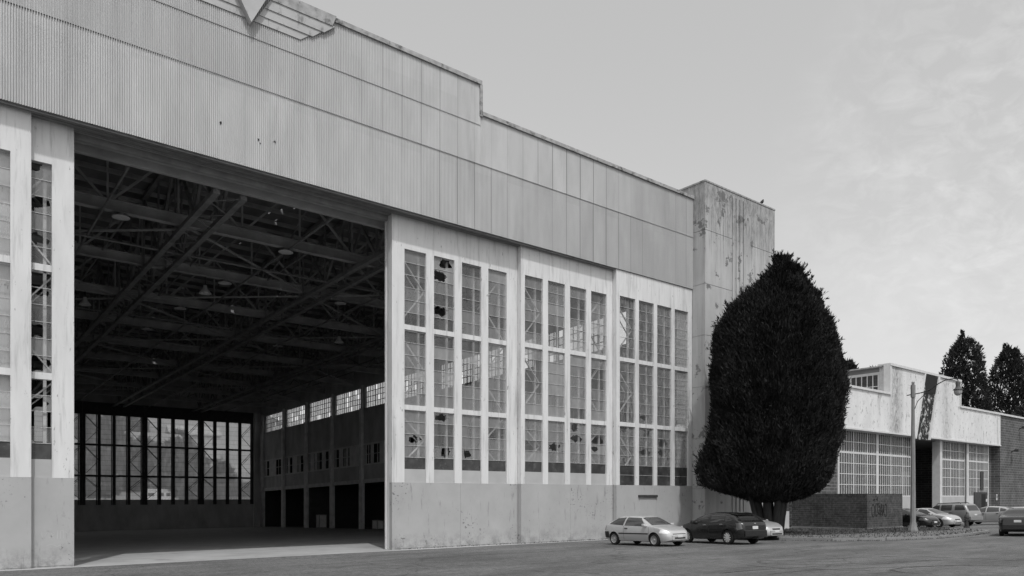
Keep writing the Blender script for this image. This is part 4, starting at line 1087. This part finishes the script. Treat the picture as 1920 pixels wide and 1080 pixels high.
for k in range(3):
    g = MB()
    for i in range(9): g.box(-7.6 + k*5 + i*.42, -7.6 + k*5 + i*.42 + .25, -4.06, -4.005, .6, 4.6)
    g.build('louvred_door', M_CONC, sh, local=True)
cp = empty('camper_van', (37.7, 158, hz(37.7, 158)), 'white camper parked outside the far doors, seen through the glass', 'camper', rot=(0,0,.1))
g = MB(); g.prism([(-3.2,.5),(3.0,.5),(3.15,1.3),(2.5,1.5),(1.9,2.5),(2.1,2.7),(2.0,3.1),(-3.0,3.2),(-3.3,2.9)], -1.1, 1.1); b_ = g.build('body', M_PALE, cp, local=True)
for a, b in ((-2.6,-1.5),(-.9,.3),(.8,1.6)):
    g = MB(); g.box(a, b, -1.12, -1.103, 1.8, 2.4); g.build('window', M_MID, cp, local=True)
for x_ in (-2.0, 2.1):
    for s_ in (-1, 1):
        g = MB(); g.lathe([(0,-.12),(.36,-.12),(.36,.12),(0,.12)], 16, (x_, s_*1.0, .38), axis='y'); g.build('wheel', M_BLACK, cp, local=True)
# ================================================================ cars
M_TYRE = mat('tyre', .018, .85, .2, 8); M_RIM = car_paint('alloy', .62, .4, .2, 0); M_RIMD = car_paint('steel_rim', .38, .45, .3, 0)
M_CGLASS = bpy.data.materials.new('car_glass'); M_CGLASS.use_nodes = True
_p = M_CGLASS.node_tree.nodes['Principled BSDF']; _p.inputs['Base Color'].default_value = (.03,.03,.03,1); _p.inputs['Roughness'].default_value = .04; _p.inputs['Specular IOR Level'].default_value = .8
M_CGLASSL = M_CGLASS.copy(); M_CGLASSL.name = 'light_car_glass'; M_CGLASSL.node_tree.nodes['Principled BSDF'].inputs['Base Color'].default_value = (.06,.06,.06,1)
M_LAMP = car_paint('lamp_lens', .85, .12, 0, 1); M_TAIL = car_paint('tail_lens', .10, .15, 0, 1); M_TRIM = mat('black_trim', .03, .6, .2, 5)
M_PLATE = mat('number_plate', .62, .5, .05, 5); M_CHROME = car_paint('chrome', .7, .12, 1, 0)
def pw(tab):
    xs = [t[0] for t in tab]; ys = [t[1] for t in tab]
    d = [(ys[i+1]-ys[i])/(xs[i+1]-xs[i]) for i in range(len(xs)-1)]
    m = [d[0]] + [0 if d[i-1]*d[i] <= 0 else 2*d[i-1]*d[i]/(d[i-1]+d[i]) for i in range(1, len(d))] + [d[-1]]
    def f(x):
        if x <= xs[0]: return ys[0]
        if x >= xs[-1]: return ys[-1]
        i = max(k for k in range(len(xs)-1) if xs[k] <= x); h = xs[i+1]-xs[i]; t = (x-xs[i])/h
        return ((2*t**3-3*t**2+1)*ys[i] + (t**3-2*t**2+t)*h*m[i] + (-2*t**3+3*t**2)*ys[i+1] + (t**3-t**2)*h*m[i+1])
    return f
def car(name, loc, heading, label, group, sp):
    t = empty(name, loc, label, 'car', group)
    m3 = Matrix.Rotation(math.atan(-SL), 4, 'X') @ Matrix.Rotation(R(heading), 4, 'Z')
    t.rotation_euler = m3.to_euler()
    L0, L1 = sp['x']; zr = pw(sp['top']); bl = pw(sp['belt']); wf = pw(sp['w']); zb = pw(sp['bot']); tum = sp.get('tum', .38); NE = sp.get('n', 4.0)
    def belt(x): return min(bl(x), zr(x) - .035)
    def low_y(x, z):
        b = belt(x); v = max(0, min(1, (z - zb(x))/(b - zb(x)))); return wf(x)*(1 - .10*(1-v)**3 - .035*v**4)
    def up_y(x, z):
        b = belt(x); s = max(0, min(1, (z - b)/(zr(x) - b))); return (wf(x)*.965 - tum*(z - b))*max(0, 1 - s**NE)**(1/NE)
    def side(x, z): return low_y(x, z) if z <= belt(x) else up_y(x, z)
    def top_z(x, y):
        b = belt(x); z = zr(x)
        for _ in range(6):
            c = min(1, abs(y)/max(.05, wf(x)*.965 - tum*(z - b))); z = b + (zr(x) - b)*max(0, 1 - c**NE)**(1/NE)
        return z
    NX, nl, nu = 64, 9, 12
    g = MB(); rings = []
    xs = [L0 + (L1-L0)*(.5 - .5*math.cos(math.pi*i/NX))*.55 + (L1-L0)*i/NX*.45 for i in range(NX+1)]
    for x in xs:
        half = [(0, zb(x)), (low_y(x, zb(x))*.8, zb(x))]
        for k in range(nl+1):
            z = zb(x) + .03 + (belt(x) - zb(x) - .03)*k/nl; half.append((low_y(x, z), z))
        for k in range(1, nu+1):
            a = k/nu*math.pi/2; s = math.sin(a)**(2/NE); z = belt(x) + (zr(x)-belt(x))*s; half.append(((wf(x)*.965 - tum*(z-belt(x)))*max(0, math.cos(a))**(2/NE), z))
        half[-1] = (0, zr(x)); ring = half + [(-y, z) for y, z in half[-2:0:-1]]
        rings.append([(x, y, z) for y, z in ring])
    nr = len(rings[0]); g.v = [p for r_ in rings for p in r_]
    for i in range(NX):
        for k in range(nr): g.f.append([i*nr+k, i*nr+(k+1)%nr, (i+1)*nr+(k+1)%nr, (i+1)*nr+k]); g.m.append(0)
    g.f.append(list(range(nr))[::-1]); g.m.append(0); g.f.append([NX*nr+k for k in range(nr)]); g.m.append(0)
    body = g.build('body', [sp['paint'], M_TRIM], t, local=True, smooth=True)
    # wheel arches cut through the sides
    wr = sp['r']; ar = wr + .055
    for wx in sp['wheels']:
        c = MB(); 
        for s_ in (-1, 1):
            b = len(c.v); n = 28
            for yy in (s_*.50, s_*1.3):
                for k in range(n): a = 2*math.pi*k/n; c.v.append((wx + ar*math.cos(a), yy, wr + ar*math.sin(a)))
            for k in range(n): c.f.append([b+k, b+(k+1)%n, b+n+(k+1)%n, b+n+k]); c.m.append(0)
            c.f.append([b+k for k in range(n)][::-1]); c.m.append(0); c.f.append([b+n+k for k in range(n)]); c.m.append(0)
        cut = c.build('cutter', M_TRIM, t, local=True)
        md = body.modifiers.new('arch', 'BOOLEAN'); md.operation = 'DIFFERENCE'; md.object = cut; md.solver = 'EXACT'
        bpy.context.view_layer.update()
        me = bpy.data.meshes.new_from_object(body.evaluated_get(bpy.context.evaluated_depsgraph_get()))
        body.modifiers.clear(); body.data = me; cm = cut.data; bpy.data.objects.remove(cut); bpy.data.meshes.remove(cm)
    try: body.data.set_sharp_from_angle(angle=R(38))
    except Exception: pass
    def patch(name, quad, m, parent=body, s_=1, off=.006, nx=8, nz=6, both=False, kind='side'):
        g = MB()
        for sg in ((1,-1) if both else (s_,)):
            b = len(g.v)
            for i in range(nx+1):
                for j in range(nz+1):
                    u, v = i/nx, j/nz
                    a = [quad[0][k]*(1-u)*(1-v) + quad[1][k]*u*(1-v) + quad[2][k]*u*v + quad[3][k]*(1-u)*v for k in (0,1)]
                    if kind == 'side': g.v.append((a[0], sg*(side(a[0], a[1]) + off), a[1]))
                    else: g.v.append((a[0], a[1]*sg, top_z(a[0], a[1]) + off))
            for i in range(nx):
                for j in range(nz): q = [b+i*(nz+1)+j, b+(i+1)*(nz+1)+j, b+(i+1)*(nz+1)+j+1, b+i*(nz+1)+j+1]; g.f.append(q if sg > 0 else q[::-1]); g.m.append(0)
        return g.build(name, m, t if parent is None else parent, local=True, smooth=True, fix=False)
    gm = sp.get('glass', M_CGLASS)
    for q in sp['windows']:
        for s_ in (1, -1): patch('side_window', q, gm, None, s_)
    patch('windscreen', sp['ws'], gm, None, kind='top', off=.008); patch('rear_window', sp['rw'], gm, None, kind='top', off=.008)
    for x in sp.get('seams', ()):
        patch('door_seam', [(x-.006, .28), (x+.006, .28), (x+.006, belt(x)), (x-.006, belt(x))], M_TRIM, body, both=True, off=.003, nx=1, nz=8)
    for (xa, xb, z, m) in sp.get('strips', ()):
        [patch('side_moulding', [(xa, z-.028), (xb, z-.028), (xb, z+.028), (xa, z+.028)], m, None, s_, off=.012, nx=16, nz=1) for s_ in (1, -1)]
    for (x, z) in sp.get('handles', ()):
        for s_ in (1, -1): gg = MB(); y = s_*side(x, z); gg.box(x-.09, x+.09, y - .01*s_, y + .035*s_, z-.022, z+.022); gg.build('door_handle', sp.get('handlem', M_TRIM), t, local=True)
    for q in sp.get('headlights', ()):
        for s_ in (1, -1): patch('headlight', q, sp.get('lens', M_LAMP), None, s_, off=.010)
    for q in sp.get('taillights', ()):
        for s_ in (1, -1): patch('tail_light', q, sp.get('tailm', M_TAIL), None, s_, off=.010)
    for (nm, end, y0, y1, z0, z1, m, pr) in sp.get('ends', ()):     # fittings on the nose and tail
        gg = MB(); x = L1 if end > 0 else L0
        def xat(z):                                               # nose or tail surface at that height
            f_ = lambda xx: zr(xx)
            return x
        gg.box(x - end*.12, x + end*pr, y0, y1, z0, z1); oo = gg.build(nm, m, t, local=True)
        bv = oo.modifiers.new('soft', 'BEVEL'); bv.width = .012; bv.segments = 2
    for s_ in (1, -1):
        mx, mz = sp['mirror']; gg = MB(); y = s_*(side(mx, mz)); gg.box(mx-.08, mx+.10, y - .01*s_, y + .20*s_, mz-.05, mz+.09); oo = gg.build('wing_mirror', sp.get('mirrorm', sp['paint']), t, local=True)
        bv = oo.modifiers.new('soft', 'BEVEL'); bv.width = .04; bv.segments = 3
    if sp.get('bumper'):
        for (xa, xb, z0, z1) in sp['bumper']: patch('bumper', [(xa, z0), (xb, z0), (xb, z1), (xa, z1)], M_TRIM, None, both=True, off=.015, nx=14, nz=5)
    if sp.get('spoiler'):
        gg = MB(); x, z, y = sp['spoiler']; gg.prism([(x-.22, z+.0), (x+.25, z+.06), (x+.25, z+.02), (x-.2, z-.05)], -y, y, axis='y'); gg.build('roof_spoiler', sp['paint'], t, local=True)
    if sp.get('rails'):
        for s_ in (1,-1): gg = MB(); gg.tube([(-1.5, s_*.55, zr(-1.5)-.02), (-1.4, s_*.55, zr(-1.4)+.06), (.3, s_*.55, zr(.3)+.06), (.45, s_*.55, zr(.45)-.03)], .025, 6); gg.build('roof_rail', M_TRIM, t, local=True)
    for wx in sp['wheels']:
        for s_ in (1, -1):
            yo = s_*(wf(wx) - .03); yi = yo - s_*.19
            def P(a): return [(r_, yi + (yo-yi)*u) for r_, u in a]
            gg = MB(); gg.lathe(P([(wr*.60, .05), (wr*.93, 0), (wr, .15), (wr, .85), (wr*.94, 1), (wr*.66, 1.0), (wr*.64, .9), (wr*.6,.05)]), 32, (wx, 0, wr), axis='y'); wh = gg.build('wheel', M_TYRE, t, local=True, smooth=True)
            try: wh.data.set_sharp_from_angle(angle=R(35))
            except Exception: pass
            gg = MB(); gg.lathe(P([(0, .70), (wr*.16, .86), (wr*.2, .80), (wr*.64, .55), (wr*.66, .97), (wr*.70, .99)]) if sp['spokes'] else P([(0, .93), (wr*.16, .93), (wr*.18,.78), (wr*.34, .74), (wr*.42, .9), (wr*.54, .80), (wr*.58, .96), (wr*.68, 1.0)]), 28, (wx, 0, wr), axis='y')
            gg.build('rim', M_TRIM if sp['spokes'] else M_RIMD, wh, local=True, smooth=True)
            if sp['spokes']:
                gg = MB()
                for k in range(sp['spokes']):
                    a = 2*math.pi*k/sp['spokes']; yy = yi + (yo-yi)*.88
                    gg.beam((wx + .04*math.cos(a), yy, wr + .04*math.sin(a)), (wx + wr*.66*math.cos(a), yy, wr + wr*.66*math.sin(a)), .045 if sp['spokes'] > 7 else .075, .045, up=(0,1,0))
                gg.lathe(P([(wr*.62, .9), (wr*.69, 1.0), (wr*.70, .9)]), 28, (wx, 0, wr), axis='y'); gg.lathe(P([(0,.97),(wr*.15,.95),(wr*.17,.8)]), 14, (wx,0,wr), axis='y')
                gg.build('spokes', M_RIM, wh, local=True)
            else:
                gg = MB()
                for k in range(10):
                    a = 2*math.pi*k/10; yy = yi + (yo-yi)*.87; gg.beam((wx + wr*.47*math.cos(a), yy, wr + wr*.47*math.sin(a)), (wx + wr*.54*math.cos(a), yy, wr + wr*.54*math.sin(a)), .03, .03, up=(0,1,0))
                gg.build('vent_hole', M_TRIM, wh, local=True)
    return t
SILV = car_paint('silver_paint', .56, .32, .45); SILVB = car_paint('pale_silver_paint', .46, .30, .4); BLK = car_paint('black_paint', .012, .2, 0, .35); GREYP = car_paint('pewter_paint', .26, .35, .4); DKB = car_paint('dark_paint', .014, .2, 0, .35)
hatch = dict(x=(-2.08, 2.10), paint=SILV, r=.295, wheels=(-1.30, 1.32), spokes=0, tum=.40, n=5.0, glass=M_CGLASSL,
    top=[(-2.08,.74),(-2.05,.84),(-1.98,.93),(-1.80,1.03),(-1.62,1.12),(-1.20,1.31),(-.9,1.365),(-.4,1.385),(.1,1.365),(.36,1.31),(.62,1.19),(1.06,.955),(1.14,.925),(1.5,.87),(1.85,.78),(2.0,.71),(2.07,.62),(2.10,.54)],
    belt=[(-2.08,.70),(-1.8,.93),(-1.2,.93),(0,.885),(1.1,.86),(1.6,.79),(2.1,.5)], w=[(-2.08,.62),(-2.0,.74),(-1.8,.81),(-1.2,.845),(1.2,.845),(1.7,.80),(1.95,.70),(2.06,.58),(2.10,.48)], bot=[(-2.08,.36),(-1.9,.22),(1.8,.19),(2.1,.26)],
    windows=[[(-1.62,.99),(-.66,.93),(-.58,1.30),(-1.15,1.265)], [(-.56,.925),(.86,.895),(.34,1.275),(-.49,1.305)]],
    ws=[(1.06,-.64),(1.06,.64),(.40,.54),(.40,-.54)], rw=[(-1.72,-.56),(-1.72,.56),(-1.22,.52),(-1.22,-.52)], seams=(-.62, 1.02), strips=[(-.95,.98,.56,M_TRIM)], handles=[(-.45,.80)],
    headlights=[[(1.62,.60),(2.02,.57),(2.00,.68),(1.70,.74)]], taillights=[[(-2.03,.70),(-1.9,.70),(-1.86,.92),(-1.99,.88)]], mirror=(.80,.93),
    bumper=[(-2.07,-1.64,.34,.64)], ends=[('bumper',1,-.46,.46,.30,.50,SILV,.05),('grille',1,-.40,.40,.545,.575,M_TRIM,.012),('air_intake',1,-.34,.34,.335,.42,M_TRIM,.056),('number_plate',1,-.16,.16,.40,.52,M_PLATE,.066),('bumper',-1,-.6,.6,.36,.58,M_TRIM,.04)])
five = dict(x=(-2.20, 2.22), paint=DKB, r=.33, wheels=(-1.32, 1.38), spokes=10, tum=.40, n=4.2,
    top=[(-2.20,.86),(-2.17,.98),(-2.05,1.06),(-1.88,1.14),(-1.55,1.36),(-1.3,1.42),(-.8,1.475),(-.2,1.485),(.3,1.43),(.7,1.30),(1.28,1.03),(1.4,1.0),(1.8,.92),(2.05,.80),(2.18,.66),(2.22,.56)],
    belt=[(-2.2,.82),(-1.9,1.02),(-1.2,1.01),(0,.96),(1.2,.92),(1.8,.82),(2.22,.5)], w=[(-2.2,.70),(-2.1,.80),(-1.8,.87),(-1.2,.895),(1.3,.89),(1.8,.83),(2.1,.68),(2.22,.5)], bot=[(-2.2,.40),(-1.95,.25),(1.9,.2),(2.22,.26)],
    windows=[[(-1.62,1.12),(-1.18,1.05),(-1.12,1.33),(-1.38,1.28)], [(-1.13,1.045),(-.22,1.01),(-.18,1.40),(-1.05,1.36)], [(-.12,1.005),(1.06,.965),(.36,1.36),(-.08,1.40)]],
    ws=[(1.26,-.68),(1.26,.68),(.42,.56),(.42,-.56)], rw=[(-1.98,-.60),(-1.98,.60),(-1.56,.52),(-1.56,-.52)], seams=(-1.12,-.15,1.0), handles=[(-.98,.93),(.12,.90)], handlem=M_CHROME,
    headlights=[[(1.6,.66),(2.12,.62),(2.1,.74),(1.7,.84)]], taillights=[[(-2.16,.72),(-1.92,.66),(-1.84,1.0),(-2.10,.99)]], tailm=M_TAIL, mirror=(.86,1.0), spoiler=(-1.5,1.40,.56),
    ends=[('number_plate',-1,-.17,.17,.70,.84,M_PLATE,.022),('bumper',-1,-.68,.68,.38,.64,DKB,.07),('boot_lid',-1,-.62,.62,.66,.88,DKB,.008),('bumper',1,-.45,.45,.28,.5,DKB,.04),('badge',-1,-.05,.05,.92,.99,M_CHROME,.012)])
sedan = dict(x=(-2.32, 2.34), paint=SILVB, r=.315, wheels=(-1.34, 1.42), spokes=7, tum=.42, n=4.2,
    top=[(-2.32,.80),(-2.28,.93),(-2.15,1.0),(-1.75,1.045),(-1.45,1.10),(-.85,1.36),(-.5,1.425),(-.1,1.44),(.3,1.38),(.65,1.25),(1.22,1.0),(1.35,.965),(1.75,.89),(2.1,.76),(2.28,.64),(2.34,.54)],
    belt=[(-2.32,.76),(-1.9,.95),(-1.2,.97),(0,.92),(1.2,.89),(1.8,.80),(2.34,.48)], w=[(-2.32,.66),(-2.2,.78),(-1.9,.86),(-1.2,.89),(1.3,.88),(1.8,.83),(2.15,.70),(2.28,.56),(2.34,.46)], bot=[(-2.32,.36),(-2.1,.23),(2,.19),(2.34,.24)],
    windows=[[(-1.36,1.03),(-.34,.97),(-.32,1.36),(-.78,1.30)], [(-.26,.965),(1.04,.935),(.34,1.31),(-.24,1.365)]], ws=[(1.20,-.66),(1.20,.66),(.40,.54),(.40,-.54)], rw=[(-1.52,-.58),(-1.52,.58),(-.82,.52),(-.82,-.52)],
    seams=(-1.2,-.29,1.02), handles=[(-.95,.86),(.02,.83)], headlights=[[(1.66,.60),(2.24,.56),(2.22,.68),(1.80,.77)]], taillights=[[(-2.29,.70),(-2.05,.72),(-2.03,.92),(-2.26,.90)]], mirror=(.84,.95),
    ends=[('bumper',1,-.44,.44,.26,.50,SILVB,.05),('grille',1,-.26,.26,.54,.61,M_TRIM,.012),('air_intake',1,-.36,.36,.29,.37,M_TRIM,.056),('number_plate',1,-.15,.15,.40,.51,M_PLATE,.062),('number_plate',-1,-.16,.16,.72,.84,M_PLATE,.02),('bumper',-1,-.64,.64,.36,.6,SILVB,.05)])
import copy
def var(base, **k): d = copy.copy(base); d.update(k); return d
def repaint(sp, p): return var(sp, paint=p, lens=M_TAIL, ends=[(a,b,c,d,e,f,(p if m_ is sp['paint'] else m_),h) for a,b,c,d,e,f,m_,h in sp['ends']])
suv = dict(x=(-2.28, 2.30), paint=GREYP, r=.36, wheels=(-1.30, 1.42), spokes=6, tum=.24, n=6.0,
    top=[(-2.28,.98),(-2.24,1.06),(-2.12,1.28),(-1.95,1.62),(-1.85,1.70),(-1.4,1.745),(-.4,1.76),(.15,1.73),(.5,1.60),(1.05,1.16),(1.2,1.10),(1.8,1.03),(2.15,.92),(2.27,.80),(2.30,.66)],
    belt=[(-2.28,.94),(-2.0,1.14),(-1.2,1.14),(0,1.11),(1.1,1.04),(1.8,.95),(2.3,.6)], w=[(-2.28,.78),(-2.15,.86),(-1.8,.91),(1.4,.92),(1.9,.88),(2.18,.78),(2.3,.62)], bot=[(-2.28,.45),(-2,.34),(2,.32),(2.3,.38)],
    windows=[[(-1.98,1.24),(-1.18,1.22),(-1.18,1.62),(-1.80,1.60)], [(-.95,1.21),(-.10,1.19),(-.10,1.64),(-.95,1.64)], [(.02,1.19),(.96,1.12),(.42,1.60),(.02,1.64)]], ws=[(1.06,-.70),(1.06,.70),(.48,.62),(.48,-.62)], rw=[(-2.18,-.66),(-2.18,.66),(-1.98,.62),(-1.98,-.62)],
    seams=(-1.06,-.04,1.0), handles=[(-.9,1.03),(.15,1.01)], strips=[(-.9,1.0,.72,M_TRIM)], headlights=[[(1.8,.76),(2.24,.74),(2.22,.88),(1.88,.92)]], taillights=[[(-2.24,.86),(-2.06,.86),(-2.05,1.10),(-2.22,1.04)]], mirror=(.80,1.16), rails=True,
    ends=[('bumper',-1,-.80,.80,.46,.72,GREYP,.09),('number_plate',-1,-.17,.17,.80,.92,M_PLATE,.02),('bumper',1,-.55,.55,.4,.62,GREYP,.05)])
compact = dict(x=(-2.20, 2.22), paint=SILVB, r=.31, wheels=(-1.32, 1.38), spokes=6, tum=.40, n=4.0,
    top=[(-2.20,.86),(-2.16,1.0),(-2.0,1.12),(-1.3,1.36),(-.6,1.47),(-.05,1.49),(.5,1.40),(1.1,1.16),(1.55,.96),(1.9,.84),(2.12,.70),(2.22,.56)],
    belt=[(-2.2,.82),(-1.9,1.02),(-1,.99),(0,.94),(1.2,.88),(1.8,.76),(2.22,.5)], w=[(-2.2,.68),(-2.05,.80),(-1.6,.86),(1.2,.86),(1.75,.80),(2.08,.66),(2.22,.48)], bot=[(-2.2,.36),(-1.9,.22),(1.9,.18),(2.22,.24)],
    windows=[[(-1.66,1.10),(-1.0,1.05),(-.95,1.34),(-1.3,1.27)], [(-.92,1.04),(.02,1.0),(.02,1.41),(-.85,1.37)], [(.10,.995),(1.30,.945),(.62,1.31),(.10,1.40)]], ws=[(1.48,-.64),(1.48,.64),(.55,.56),(.55,-.56)], rw=[(-1.95,-.56),(-1.95,.56),(-1.3,.52),(-1.3,-.52)],
    seams=(-1.0,.06,1.1), handles=[(-.8,.90),(.24,.88)], headlights=[[(1.55,.66),(2.12,.58),(2.1,.70),(1.72,.80)]], taillights=[[(-2.16,.78),(-1.98,.78),(-1.96,1.02),(-2.12,.98)]], mirror=(1.02,.98), glass=M_CGLASSL,
    ends=[('bumper',1,-.46,.46,.26,.5,SILVB,.04),('bumper',-1,-.64,.64,.36,.6,SILVB,.05)])
GP = 'cars parked beside the hangars'
def put(x, y): return (x, y, gz(y))
car('parked_car', put(26.75, 23.4), -94, 'silver three-door hatchback with plain steel wheels, nose to the road by the big doors', GP, hatch)
car('parked_car', put(30.15, 21.7), 80, 'black five-door hatchback parked tail to the road beside the silver hatchback', GP, five)
car('parked_car', put(34.35, 23.4), -99, 'pale silver saloon half hidden behind the black five-door hatchback', GP, sedan)
car('parked_car', put(56.35, 24.6), -103, 'black saloon behind the street lamp, its nose past the brick enclosure', GP, var(repaint(sedan, BLK), spokes=10))
car('parked_car', put(59.7, 24.4), -103, 'silver saloon parked between the black saloon and the pewter estate', GP, var(sedan, headlights=sedan['headlights']))
car('parked_car', put(63.6, 24.6), 80, 'pewter sport-utility car with roof rails and dark rear side windows', GP, suv)
car('parked_car', put(68.3, 23.0), 84, 'silver wedge-shaped compact between the pewter car and the black saloon at the frame edge', GP, compact)
car('parked_car', put(46.1, 14.15), 14, 'black saloon seen from behind, cut off by the right edge', GP, repaint(sedan, DKB))
